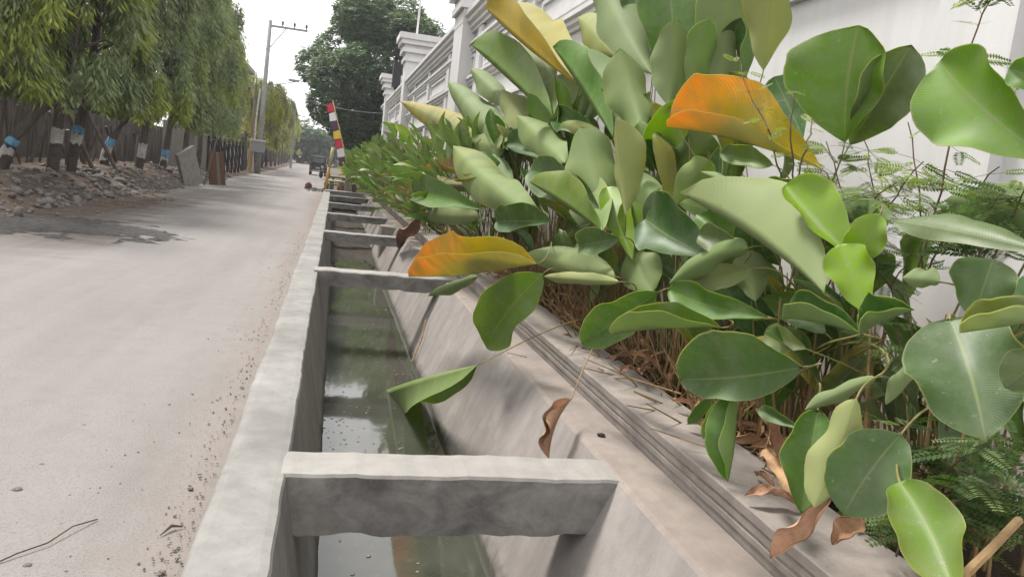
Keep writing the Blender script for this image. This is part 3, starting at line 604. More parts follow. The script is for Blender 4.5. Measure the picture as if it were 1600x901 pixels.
# k, base xy, tip xy, Xb, Xt, WL, WR, aL, aR, cL, cR, side, col, ...   (left/right of the way from base to tip)
H = [
 # top row
 ('F', 905, 135, 760, 14, 2.35, 2.05, 72, 46, -160, 48, 10, -10, 'U', 'z', .25, 6, 0, 0),
 ('F', 866, 190, 735, 70, 2.3, 2.05, 62, 52, -160, 30, 0, -15, 'U', 'm', .1),
 ('F', 806, 226, 700, 127, 2.2, 2.0, 27, 30, -15, -15, -20, -20, 'U', 's', 0, 8),
 ('F', 786, 222, 625, 158, 1.95, 1.75, 26, 30, -20, -10, -25, -25, 'U', 'c', .55, 8),
 ('F', 795, 165, 735, 106, 2.4, 2.3, 20, 20, -15, -15, -15, -15, 'U', 's'),
 ('F', 828, 205, 785, 140, 2.45, 2.4, 26, 24, -12, -12, -15, -15, 'U', 'y'),
 ('D', 958, 215, 864, 74, 2.25, 2.15, 74, 46, -160, 40, 10, -15, 'U', 'g', 0, 0),
 ('D', 1003, 202, 968, 76, 2.3, 2.25, 46, 38, -12, -15, -15, -20, 'U', 'm', .15),
 ('E', 968, 92, 903, 28, 2.75, 2.7, 24, 30, -10, -10, -15, -15, 'U', 'y', .1),
 ('D', 1018, 115, 930, -60, 2.55, 2.45, 44, 44, -15, -15, -20, -20, 'U', 's', 0, 6),
 ('D', 1018, 70, 978, -10, 2.68, 2.65, 24, 22, -10, -10, -15, -15, 'U', 'y', .3),
 ('D', 1020, 70, 990, -60, 2.75, 2.7, 36, 40, 15, 12, 10, 10, 'T', 'd'),
 ('C', 1058, 150, 1045, -60, 2.8, 2.75, 50, 48, 8, 8, 0, 0, 'T', 'g'),
 ('C', 1046, 168, 1058, 30, 2.3, 2.28, 42, 46, -12, -35, -15, -15, 'U', 's', .05),
 ('C', 1078, 160, 1108, 30, 2.45, 2.4, 28, 24, -15, -15, -10, -20, 'U', 'g'),
 ('C', 1122, 165, 1148, -80, 2.6, 2.55, 46, 44, -10, -40, -10, -20, 'U', 's'),
 ('C', 1118, 118, 1158, 28, 2.7, 2.65, 20, 26, 20, 15, 10, 10, 'T', 'd'),
 ('C', 1150, 150, 1165, 20, 2.95, 2.9, 20, 20, -5, -5, 0, 0, 'U', 'd'),
 ('C', 1193, 110, 1215, -110, 2.45, 2.35, 50, 58, -18, -30, -10, -20, 'U', 'y', .25, 0, 0, 0),
 ('B', 1320, 222, 1342, 40, 2.45, 2.4, 92, 62, 8, 26, 5, 25, 'T', 'v', 0, 6, .03, 0),
 ('B', 1328, 226, 1424, 70, 2.52, 2.55, 40, 50, 28, 12, 10, -15, 'T', 's', 0, 0, 0, 0),
 ('A', 1640, 250, 1468, 96, 2.2, 2.1, 78, 66, 8, 12, 10, 25, 'T', 'v', 0, 8, .04, 0),
 ('A', 1650, 130, 1576, 108, 2.1, 2.05, 26, 26, 12, 12, 10, 10, 'T', 'g'),
 ('B', 1282, 264, 1043, 199, 2.25, 1.98, 46, 92, 122, 10, 25, 25, 'T', 'o', .95, -8, 0, 0),
 ('B', 1255, 215, 1210, 120, 2.9, 2.85, 28, 30, 10, 10, 0, 0, 'T', 'd'),
 ('C', 1110, 185, 1172, 125, 2.75, 2.7, 28, 24, -5, -5, 0, 0, 'U', 'y', .4),
 # middle, left to right
 ('E', 946, 330, 905, 198, 2.1, 2.0, 40, 44, -15, -12, -20, -18, 'U', 'm'),
 ('D', 977, 335, 962, 184, 2.05, 1.98, 16, 38, -60, -8, -20, -15, 'U', 'y', .2),
 ('D', 1000, 265, 1078, 150, 2.35, 2.4, 28, 30, 20, 10, 10, 5, 'T', 'l'),
 ('E', 882, 254, 808, 181, 2.1, 2.0, 30, 34, -10, -14, -20, -20, 'U', 'm', .05),
 ('E', 880, 258, 793, 224, 2.2, 2.1, 22, 24, 35, 15, 20, 10, 'T', 'd', 0, -5),
 ('E', 932, 202, 866, 180, 2.4, 2.3, 22, 22, 15, 15, 10, 10, 'T', 'd'),
 ('E', 940, 208, 876, 194, 2.35, 2.25, 10, 10, 0, 0, 0, 0, 'U', 'y'),
 ('F', 850, 348, 708, 228, 1.85, 1.62, 40, 40, -20, -12, -20, -20, 'U', 'm', .35, 8),
 ('F', 780, 230, 730, 218, 2.1, 2.05, 18, 20, -5, -5, -10, -10, 'U', 'p'),
 ('E', 938, 328, 826, 266, 2.0, 1.88, 34, 34, 10, 18, 10, 15, 'T', 'q', 0, -8),
 ('E', 940, 360, 826, 284, 1.85, 1.72, 66, 46, -160, 30, 5, -20, 'U', 'm', .25),
 ('F', 758, 328, 648, 306, 1.72, 1.52, 26, 30, 35, 12, 20, 10, 'T', 'g', .1, -6),
 ('F', 750, 338, 655, 335, 1.7, 1.52, 14, 14, -10, -10, -20, -20, 'U', 'p'),
 ('E', 862, 345, 776, 346, 1.82, 1.7, 22, 30, 30, 10, 20, 10, 'T', 'd'),
 ('E', 838, 412, 638, 432, 1.45, .98, 46, 62, 132, 8, 20, 25, 'T', 'o', .9, 6, 0, 14),
 ('F', 745, 432, 668, 462, 1.35, 1.12, 14, 12, -20, -20, -40, -40, 'U', 's'),
 ('D', 848, 428, 760, 543, 1.62, 1.36, 42, 44, 40, 12, 30, 15, 'T', 'm', .12, -8),
 ('D', 745, 570, 570, 631, 1.12, .72, 40, 46, 18, -150, 10, -10, 'U', 'm', .2, -10, .0, -38),
 ('C', 1030, 456, 909, 536, 1.85, 1.68, 32, 34, 28, 14, 10, 20, 'T', 'g', .08),
 ('C', 1128, 512, 958, 522, 1.85, 1.66, 44, 38, 118, 18, 20, 15, 'T', 'm', .05, -4),
 ('C', 1105, 400, 1008, 342, 2.05, 1.9, 42, 62, 12, 14, 10, 20, 'T', 'd', 0, 4),
 ('C', 1165, 388, 1092, 366, 2.0, 1.92, 22, 24, 15, 12, 20, 20, 'T', 's'),
 ('B', 1168, 388, 1046, 442, 1.95, 1.82, 22, 40, -10, -35, -20, -40, 'U', 'g', 0, -10),
 ('B', 1175, 420, 1060, 452, 2.02, 1.92, 20, 20, 20, 10, 10, 10, 'T', 'p'),
 ('C', 1200, 495, 1045, 452, 1.95, 1.84, 24, 30, 20, 14, 20, 20, 'T', 'g', 0, 8),
 ('B', 1288, 458, 1072, 308, 1.95, 1.78, 60, 95, -160, -6, 0, -25, 'U', 'p', .05, -8, 0, 0, True, .04),
 ('B', 1335, 402, 1226, 290, 2.08, 1.98, 24, 52, 60, 18, 20, 10, 'T', 'l', 0, 4),
 ('B', 1352, 488, 1312, 382, 2.0, 1.98, 34, 38, 12, 12, 10, 20, 'T', 'l'),
 ('B', 1375, 335, 1335, 410, 2.1, 2.05, 26, 30, 10, 10, 0, 0, 'T', 'l'),
 ('B', 1268, 292, 1180, 306, 2.2, 2.1, 14, 24, 20, 10, 10, 10, 'T', 'g'),
 ('B', 1290, 322, 1392, 345, 2.35, 2.3, 24, 22, -10, -10, -10, -10, 'U', 'd'),
 ('A', 1650, 398, 1395, 345, 1.95, 1.92, 20, 50, 20, -55, 10, -50, 'T', 's', 0, -4),
 ('A', 1640, 330, 1478, 312, 2.35, 2.25, 40, 36, -10, -15, -10, -20, 'U', 'd'),
 ('A', 1468, 440, 1410, 434, 2.05, 2.0, 14, 26, -20, -20, -20, -20, 'U', 's'),
 ('A', 1520, 498, 1552, 405, 2.1, 2.15, 54, 42, 12, 10, 10, 0, 'T', 'q'),
 ('B', 1348, 522, 1222, 497, 1.85, 1.76, 40, 46, 125, 15, 10, 20, 'T', 'd', 0, -4),
 ('B', 1345, 522, 1429, 484, 1.85, 1.82, 46, 34, 15, 125, 20, 10, 'T', 'd', 0, 4),
 ('B', 1255, 573, 1062, 592, 1.78, 1.62, 34, 72, 8, 10, 10, 18, 'T', 'q', 0, 6),
 ('A', 1484, 498, 1540, 688, 1.78, 1.68, 76, 82, 8, 10, 10, 10, 'T', 'q', 0, 6),
 ('A', 1650, 498, 1500, 520, 1.72, 1.66, 42, 46, 122, 12, 20, 15, 'T', 'p', .2),
 ('A', 1660, 535, 1570, 605, 1.75, 1.72, 34, 36, 12, 12, 15, 15, 'T', 's'),
 ('B', 1152, 612, 1138, 752, 1.76, 1.7, 32, 42, 118, 12, 20, 20, 'T', 'g', 0, 4),
 ('B', 1115, 620, 1075, 662, 1.86, 1.82, 10, 11, 15, 15, 10, 10, 'T', 'g'),
 ('B', 1120, 628, 1098, 685, 1.84, 1.8, 9, 9, 15, 15, 10, 10, 'T', 'm'),
 ('B', 1278, 640, 1252, 802, 1.72, 1.6, 34, 44, 15, 12, 10, 20, 'T', 'g', .05),
 ('A', 1338, 622, 1272, 792, 1.62, 1.52, 34, 46, -20, -15, -25, -25, 'U', 'c', .1, 5),
 ('A', 1408, 678, 1318, 804, 1.72, 1.6, 52, 60, 10, 10, 10, 10, 'T', 'q', 0, -5),
 ('A', 1405, 752, 1492, 930, 1.58, 1.5, 50, 54, 12, 12, 10, 25, 'T', 'm', .25, 8),
 ('B', 1368, 590, 1258, 640, 1.78, 1.68, 16, 20, -30, -30, -30, -30, 'U', 's'),
 ('A', 1438, 552, 1384, 632, 1.95, 1.9, 16, 18, -30, -20, -50, -40, 'U', 's'),
 ('D', 962, 432, 822, 395, 1.9, 1.75, 22, 30, -10, -10, -20, -20, 'U', 'p'),
 ('D', 968, 440, 850, 432, 1.85, 1.7, 10, 12, -10, -10, -20, -20, 'U', 'c', .2),
 ('D', 968, 372, 904, 384, 1.95, 1.88, 20, 24, 40, 20, 10, 10, 'T', 'q'),
 ('C', 1018, 456, 982, 392, 2.2, 2.15, 32, 34, -10, -10, -10, -10, 'U', 'm'),
 ('D', 988, 405, 948, 292, 2.15, 2.1, 22, 26, 20, 10, 10, 10, 'T', 'l'),
 ('D', 1002, 400, 985, 310, 2.25, 2.2, 24, 26, 10, 10, 10, 10, 'T', 'l'),
 ('D', 1038, 328, 986, 270, 2.2, 2.15, 20, 22, -20, -20, -10, -10, 'U', 'g'),
 ('C', 1052, 322, 1108, 250, 2.2, 2.25, 28, 26, -10, -10, -10, -20, 'U', 'm', .1),
 ('C', 1022, 292, 1115, 214, 2.5, 2.5, 30, 30, -5, -5, -5, -5, 'U', 's'),
 ('B', 1188, 303, 1095, 268, 2.3, 2.2, 8, 12, -40, -40, -50, -50, 'U', 'g'),
 ('B', 1208, 258, 1125, 240, 2.35, 2.25, 14, 20, 20, 10, 10, 10, 'T', 'm'),
 ('C', 955, 420, 870, 385, 2.3, 2.2, 20, 22, -8, -8, -10, -10, 'U', 'q'),
 ('E', 900, 300, 880, 215, 2.5, 2.45, 26, 26, -8, -8, -10, -10, 'U', 'q'),
 ('D', 915, 180, 890, 100, 2.75, 2.7, 30, 30, -8, -8, -10, -10, 'U', 'q'),
 ('F', 850, 150, 830, 85, 2.75, 2.7, 30, 30, -8, -8, -10, -10, 'U', 'q'),
 ('E', 905, 240, 850, 160, 2.65, 2.6, 30, 30, -8, -8, -10, -10, 'U', 's'),
 ('C', 1020, 230, 985, 140, 2.8, 2.75, 34, 34, -8, -8, -10, -10, 'U', 'q'),
 ('C', 1090, 250, 1075, 160, 2.85, 2.8, 34, 34, -8, -8, -10, -10, 'U', 'q'),
 ('F', 800, 300, 735, 240, 2.1, 2.0, 30, 30, -8, -8, -10, -10, 'U', 'd'),
 ('E', 900, 420, 850, 395, 2.2, 2.1, 16, 20, -8, -8, -10, -10, 'T', 'q'),
 ('B', 1180, 470, 1170, 390, 2.2, 2.2, 28, 28, -8, -8, -10, -10, 'U', 's', .1),
 ('B', 1290, 520, 1240, 480, 2.25, 2.2, 24, 24, 8, 8, 10, 10, 'T', 'q'),
 ('A', 1250, 670, 1185, 640, 1.95, 1.9, 10, 14, 20, 20, 0, 0, 'T', 'q'),
 ('A', 1260, 545, 1195, 520, 2.1, 2.05, 20, 20, 10, 10, 0, 0, 'T', 'p'),
 # drying and dead leaves
 ('F', 738, 278, 668, 262, 1.9, 1.72, 18, 20, 120, 15, 10, 20, 'T', 't', .6),
 ('F', 740, 290, 658, 286, 1.85, 1.7, 16, 14, -20, -10, -20, -20, 'U', 't', .5),
 ('F', 790, 284, 714, 284, 1.9, 1.75, 14, 14, 110, 20, 10, 20, 'T', 'b', .3),
 ('F', 822, 318, 785, 308, 1.95, 1.9, 14, 14, -15, -10, -20, -20, 'U', 't', .5),
 ('E', 920, 150, 900, 120, 2.8, 2.8, 18, 18, -15, -10, -20, -20, 'U', 'y', .4),
 ('D', 893, 622, 858, 716, 1.58, 1.44, 26, 30, 95, 35, 60, 50, 'D', 'h', 0, -8, 0, 40, True, 0, .25),
 ('A', 1300, 772, 1204, 872, 1.58, 1.46, 20, 26, 35, 20, 60, 40, 'D', 'h', 0, 4, 0, 30, True, 0, .2),
 ('A', 1345, 800, 1300, 850, 1.85, 1.75, 22, 18, 20, 20, 30, 30, 'D', 'b', 0, 0, 0, 20, True, 0, .25),
 ('B', 1215, 720, 1200, 640, 2.05, 2.0, 14, 18, 50, 30, 40, 40, 'D', 'b', 0, 0, 0, 20, True, 0, .3),
 ('B', 1195, 700, 1245, 770, 1.98, 1.86, 20, 20, 25, 25, 30, 30, 'D', 't', 0, 0, 0, 20, True, 0, .3),
 ('F', 700, 352, 690, 408, 1.68, 1.6, 14, 14, 40, 40, 50, 50, 'D', 'c', 0, 0, 0, 20, True, 0, .3),
 ('F', 660, 330, 622, 388, 1.6, 1.5, 12, 14, 40, 40, 50, 50, 'D', 'b', 0, 0, 0, 30, True, 0, .3),
]
for r in H: hero(*r)

# ------------------------------------------------------------------ farther plants of the row
def proto(i):
    W = [.20, .22, .18, .21, .16, .22, .19, .23][i]; ang = [25, 38, -18, 62, 32, 48, 75, 14][i] * math.pi / 180
    return leaf_mesh('leaf', (0, 0, 0), (0, 1, 0), (1, 0, 0), (0, 0, 1), W, W * .95, ang, ang * .7, .3, .25, random.uniform(-.03, .03), .10 + .04 * (i % 3), random.uniform(-.5, .5), True, 9, 3, .09, seed=i * 2.3)
PRO = [proto(i) for i in range(8)]
ORD = ['seventh', 'eighth', 'ninth', 'tenth', 'eleventh', 'twelfth', 'thirteenth', 'fourteenth', 'fifteenth', 'sixteenth', 'seventeenth', 'eighteenth', 'nineteenth', 'twentieth', 'twenty-first', 'twenty-second', 'twenty-third', 'twenty-fourth', 'twenty-fifth', 'twenty-sixth', 'twenty-seventh', 'twenty-eighth', 'twenty-ninth', 'thirtieth']
def scatter_leaves(root, n, hmax, spread, lx, size, cols, lean=-.35, yel=.1, zmin=.45):
    """leaves on arching petioles round one root, the crown leaning to the drain side"""
    x, y, z0 = root.location; sb = MB(); seen = 0
    for i in range(n):
        t = (i + random.random()) / n; h = zmin + (hmax - zmin) * t ** .85 * random.uniform(.85, 1.05)
        az = random.uniform(0, 2 * math.pi); rad = spread * (.35 + .65 * math.sin(math.pi * (.15 + .7 * t))) * random.uniform(.4, 1.0)
        bx, by = lean * (.5 + .5 * math.sin(math.pi * t)) + rad * math.cos(az), rad * .9 * math.sin(az)
        if x + bx > WX - .35: bx = WX - .35 - x - random.uniform(0, .3)
        L = size * random.uniform(.7, 1.15)
        out = np.array([bx + .15 * math.cos(az) - .18, by, 0.]); out = out / max(.05, np.linalg.norm(out))
        el = R_(random.gauss(18 + 45 * t, 18)); A = out * math.cos(el) + np.array([0, 0, math.sin(el)])
        if x + bx + A[0] * L > WX - .08: A[0] = -abs(A[0]) * .3; A = A / np.linalg.norm(A)
        up = np.array([0, 0, 1.]) + rng.normal(0, .45, 3); S = unit(np.cross(A, up)); N = np.cross(S, A)
        mt = Matrix([[S[k] * L, A[k] * L, N[k] * L, (bx, by, h)[k]] for k in range(3)] + [[0, 0, 0, 1]])
        o = link('leaf', random.choice(PRO), root); o.matrix_local = mt
        c = LC[random.choice(cols)]; j = random.uniform(.8, 1.2); yl = random.uniform(.25, .58) if random.random() < yel else random.uniform(0, .12); o.color = (c[0] * j, c[1] * j, c[2] * j, 1 - yl)
        rt = np.array([random.uniform(-.16, .16), random.uniform(-.2, .2), -.05]); bb = np.array([bx, by, h])
        sb.tube(bez(rt, rt + [0, 0, h * .6], bb - A * .2, bb, 6), .007, 4)
    sb.build('stems', 'petiole', root, True)['kind'] = 'stuff'
# back-row leaves that fill the hero plants towards the wall
for k, (n, hm) in dict(A=(16, .8), B=(36, 1.1), C=(44, 1.65), D=(42, 1.95), E=(42, 2.1), F=(46, 2.15)).items():
    r_ = plants[k]; x, y, z0 = r_.location; sb = MB()
    for i in range(n):
        bx = random.uniform(-.32, .32); by = random.uniform(-.6, .75); h = random.uniform(.3, hm); L = random.uniform(.4, .62)
        A = unit(np.array([random.uniform(-.7, .1), random.uniform(-.6, .6), random.uniform(.2, 1.)])); S = unit(np.cross(A, rng.normal(0, .5, 3) + [0, -.6, .6])); N = np.cross(S, A)
        o = link('leaf', random.choice(PRO), r_); o.matrix_local = Matrix([[S[q] * L, A[q] * L, N[q] * L, (bx, by, h)[q]] for q in range(3)] + [[0, 0, 0, 1]])
        c = LC[random.choice('qdsgmmsgy')]; j = random.uniform(.75, 1.1); o.color = (*[v * j for v in c], 1 - (random.random() < .12) * .5)
        bb = np.array([bx, by, h]); rt = np.array([bx * .5, by * .5, -.04]); sb.tube(bez(rt, rt + [0, 0, h * .6], bb - A * .2, bb, 6), .008, 5)
    sb.build('stems', 'petiole', r_, True)['kind'] = 'stuff'
yy = 12.6; i = 0
while yy < 54.5:
    x = 2.45 + random.uniform(-.12, .12); far = yy > 19
    o = thing('broad_leaf_plant', '%s clump of broad-leaved plant along the planter, counting from the near end' % ORD[i], 'plant', (x, yy, .1), 'broad-leaved plants along the planter')
    if yy < 19: scatter_leaves(o, 40, 2.0, .75, 0, .62, 'gmmgspml', -.55, .10, .3)
    else: scatter_leaves(o, 84, 1.9 + random.uniform(-.2, .35), .95, 0, .46, 'gmmgmpl', -.75 - .1 * min(3, (yy - 19) / 10), .03, .15)
    yy += 1.75 if not far else 1.95; i += 1
# ochre drying tuft by the third beam
o = thing('broad_leaf_plant', 'low tuft of drying ochre leaves hanging over the ledge by the third beam', 'plant', (2.1, 16.4, .15), 'broad-leaved plants along the planter')
scatter_leaves(o, 16, 1.0, .45, 0, .42, 'tytbc', -.35, .7, .1)

# ------------------------------------------------------------------ litter and dry stalks in the planter
b = MB()
for i in range(420):
    y = 3 + 9 * random.random() ** 1.1; x = random.gauss(2.5, .16); x = max(2.26, x); L = random.uniform(.25, .75)
    lean = random.random(); a = random.uniform(0, 6.28)
    d = unit(np.array([math.cos(a) - .25, math.sin(a), .15 + 1.9 * lean ** 1.5])); p = np.array([x, y, .1]); q = p + d * L
    b.tube([p, (p + q) / 2 + rng.normal(0, .02, 3), q], [.006, .005, .003], 4, 0, False)
for i in range(520):
    y = 2.4 + 9 * random.random(); x = random.uniform(2.4, 3.2); L = random.uniform(.4, 1.15); p = np.array([x, y, .08]); q = p + np.array([random.gauss(-.08, .12), random.gauss(0, .14), 1.]) * L
    b.tube([p, (p + q) / 2 + rng.normal(0, .025, 3), q], [.009, .008, .004], 4, 0, False)
tag(b.build('dry_stalks', 'straw'), 'tangle of dry straw coloured stalks at the foot of the plants', 'dry stalks', kind='stuff')
b = MB(); me_l = [leaf_mesh('dead_leaf', (0, 0, 0), (0, 1, 0), (1, 0, 0), (0, 0, 1), .17, .15, .6 + .3 * i, .3, 1.2, .9, .05, .12, .8, True, 8, 3, .3, ('dry_leaf', 'dry_leaf'), seed=i) for i in range(4)]
V, Q, off0 = [], [], 0
for i in range(230):
    me = me_l[i % 4]; y = 2.6 + 9.5 * random.random() ** 1.15; x = max(2.2, random.gauss(2.5, .14)) ; s = random.uniform(.14, .34); a = random.uniform(0, 6.28)
    mt = Matrix.Translation((x, y, random.uniform(.13, .26))) @ Matrix.Rotation(a, 4, 'Z') @ Matrix.Rotation(random.gauss(0, .5), 4, 'X') @ Matrix.Rotation(random.gauss(0, .6), 4, 'Y') @ Matrix.Scale(s, 4)
    vv = np.array([mt @ v.co for v in me.vertices]); qq = np.array([list(p.vertices) for p in me.polygons], int); V.append(vv); Q.append(qq + off0); off0 += len(vv)
o = fast_mesh('leaf_litter', np.concatenate(V), np.concatenate(Q), 'dry_leaf', smooth=True); o.color = (.36, .20, .12, 1)
tag(o, 'brown dead leaves piled on the soil at the foot of the plants', 'leaf litter', kind='stuff')
for me in me_l: bpy.data.meshes.remove(me)
dl_me = [leaf_mesh('dead_leaf', (0, 0, 0), (0, 1, 0), (1, 0, 0), (0, 0, 1), .2, .18, .7 + .2 * i, .4, 1.0, .9, .06, .14, .9, True, 12, 4, .35, ('dry_leaf', 'dry_leaf'), seed=i + 3) for i in range(3)]
for i, (px, py, sz_, rz_, lb) in enumerate([(1000, 585, .22, 2.0, 'curled brown dead leaf on the coping behind the hanging brown leaf'), (1130, 690, .24, .6, 'brown dead leaf on the coping left of the hanging green leaf'), (905, 520, .2, 4.0, 'small dead leaf on the coping above the hanging folded leaf'), (1255, 800, .26, 1.2, 'dead leaf on the coping below the tall hanging green leaf'), (1180, 745, .2, 3.0, 'small dead leaf on the coping at the planter edge in front of the litter')]):
    q = onroad(px, py, .21); o = link('dead_leaf', dl_me[i % 3]); o.location = (max(2.12, q[0]), q[1], .215); o.scale = (sz_,) * 3; o.rotation_euler = (.1, .15, rz_); o.color = (*LC['hbt'[i % 3]], 1); tag(o, lb, 'dead leaf', 'dead leaves on the coping')
# fallen straws across the coping, stout straw at the lower right
b = MB(); b.tube([atx(912, 592, 1.95) , atx(985, 590, 2.1), atx(1065, 615, 2.3)], .006, 5); tag(b.build('dry_straw', 'straw'), 'long thin dry straw lying across the planter coping', 'straw')
b = MB(); b.tube([atx(1500, 905, 1.62), atx(1548, 858, 1.75), atx(1592, 812, 1.9)], [.013, .012, .012], 7); tag(b.build('dry_stick', 'straw'), 'stout pale dry stick slanting up in the bottom right corner', 'stick')

# ------------------------------------------------------------------ feathery weeds
def pinna_mesh(n, L, lw, ll, c):
    V = []; Q = []; T = []
    def quad(a, d, s, l, w):
        b0 = len(V); m = a + d * l * .5
        V.extend([a, m + s * w / 2, a + d * l, m - s * w / 2]); Q.append([b0, b0 + 1, b0 + 2, b0 + 3]); j = random.uniform(.8, 1.2); T.extend([[c[0] * j, c[1] * j, c[2] * j]] * 4)
    for i in range(n):
        t = (i + .6) / n; a = np.array([0, L * t, -.12 * L * t * t]); k = ll * (.65 + .5 * math.sin(math.pi * min(1, t + .1)))
        for s in (-1, 1):
            d = unit(np.array([s * .9, .38, random.uniform(-.12, .05)])); quad(a, d, unit(np.cross(d, [0, 0, 1.])), k, lw)
    r0 = len(V); V.extend([np.array([-.0009, 0, 0]), np.array([.0009, 0, 0]), np.array([.0006, L, -.12 * L]), np.array([-.0006, L, -.12 * L])]); Q.append([r0, r0 + 1, r0 + 2, r0 + 3]); T.extend([[.2, .18, .08]] * 4)
    o = fast_mesh('leaf', np.array(V), np.array(Q), 'weed_foliage', tint=np.array(T)); me = o.data; bpy.data.objects.remove(o); return me
PIN = [pinna_mesh(10, .13, .012, .027, (.20, .28, .10)), pinna_mesh(12, .16, .012, .029, (.155, .225, .085)), pinna_mesh(9, .11, .012, .025, (.22, .30, .08)), pinna_mesh(11, .15, .014, .032, (.055, .11, .03))]
def weed(label, stems, dens, kinds, spread=1.0, size=1.0):
    """stems: lists of points; pinnate leaves leave each stem alternately"""
    base = np.array(stems[0][0]); o = thing('feathery_weed', label, 'weed', base, 'feathery weeds among the plants'); sb = MB()
    for st in stems:
        st = [np.array(p) - base for p in st]; P = []
        for a, b_ in zip(st[:-1], st[1:]): P += [a + (b_ - a) * t for t in np.linspace(0, 1, 6)[:-1]]
        P.append(st[-1]); P = [p + rng.normal(0, .004, 3) for p in P]; sb.tube(P, [.004 * (1 - .7 * i / len(P)) + .0012 for i in range(len(P))], 5, 0, False)
        n = int(dens * len(P))
        for i in range(n):
            f = .25 + .75 * (i + random.random()) / n; q = P[min(len(P) - 1, int(f * (len(P) - 1)))]
            a = random.uniform(0, 6.28); A = unit(np.array([math.cos(a), math.sin(a), random.uniform(-.5, .5)])); S = unit(np.cross(A, [0, 0, 1.])); N = np.cross(S, A); pl = random.uniform(.02, .07) * spread
            sb.tube([q, q + A * pl], .0011, 3, 0, False)
            for da in ((0,) if random.random() < .4 else (-.5, .5)):
                A2 = unit(A * math.cos(da) + S * math.sin(da)); S2 = unit(np.cross(A2, [0, 0, 1.]) + rng.normal(0, .5, 3)); N2 = unit(np.cross(S2, A2)); S2 = np.cross(A2, N2); k = random.uniform(.7, 1.15) * size
                lf = link('leaf', PIN[random.choice(kinds)], o); lf.matrix_local = Matrix([[S2[r] * k, A2[r] * k, N2[r] * k, (q + A * pl)[r]] for r in range(3)] + [[0, 0, 0, 1]])
    sb.build('stem', 'weed_stem', o); return o
S_ = lambda *a: [atx(*p) for p in a]
weed('feathery weed with pale sprigs in front of the orange leaf', [S_((1225, 290, 2.3), (1200, 200, 2.1), (1165, 130, 2.05), (1150, 80, 2.05)), S_((1240, 290, 2.25), (1235, 200, 2.1), (1245, 130, 2.1)), S_((1238, 300, 2.2), (1260, 230, 2.1), (1270, 180, 2.15))], .8, (0, 2, 2), .8, .62)
weed('dense feathery weed in front of the white wall, right of the orange leaf', [S_((1330, 420, 2.6), (1320, 310, 2.45), (1290, 220, 2.4)), S_((1350, 420, 2.6), (1370, 320, 2.5), (1350, 215, 2.5)), S_((1360, 430, 2.6), (1390, 320, 2.45), (1440, 250, 2.4)), S_((1345, 425, 2.6), (1340, 330, 2.4), (1400, 285, 2.3)), S_((1335, 425, 2.6), (1290, 320, 2.4), (1265, 265, 2.35))], 3.2, (0, 1, 2, 0), 1.3, .9)
weed('tall sparse feathery weed rising along the right edge of the wall', [S_((1430, 440, 2.6), (1470, 300, 2.5), (1500, 110, 2.45), (1545, 0, 2.45), (1560, -60, 2.4)), S_((1450, 430, 2.6), (1490, 330, 2.5), (1560, 260, 2.45)), S_((1440, 430, 2.6), (1440, 330, 2.5), (1420, 190, 2.45))], 1.1, (1, 0, 3), 1.2, .95)
weed('leafy feathery weed behind the silver leaf at the right edge', [S_((1530, 430, 2.5), (1530, 350, 2.4), (1560, 310, 2.2)), S_((1540, 430, 2.5), (1580, 340, 2.35), (1600, 300, 2.2)), S_((1520, 430, 2.55), (1490, 350, 2.4), (1450, 320, 2.3))], 2.8, (3, 1, 3), 1.2, .95)
weed('dark feathery weed low in the bottom right corner by the wall', [S_((1420, 860, 2.3), (1440, 740, 2.2), (1400, 650, 2.1)), S_((1440, 860, 2.3), (1480, 740, 2.2), (1540, 680, 2.2), (1600, 690, 2.3)), S_((1450, 870, 2.3), (1500, 790, 2.2), (1520, 730, 2.2)), S_((1400, 870, 2.2), (1440, 800, 2.1), (1500, 780, 2.1)), S_((1460, 880, 2.2), (1540, 760, 2.3), (1600, 780, 2.4))], 2.6, (3, 1, 3), 1.2, 1.05)
weed('dark feathery weed showing between the large leaves on the right', [S_((1420, 650, 2.6), (1410, 580, 2.5), (1370, 520, 2.45)), S_((1420, 650, 2.6), (1440, 560, 2.5), (1410, 470, 2.5)), S_((1425, 650, 2.6), (1390, 450, 2.6), (1430, 390, 2.6))], 1.8, (3, 1), 1.1, .95)

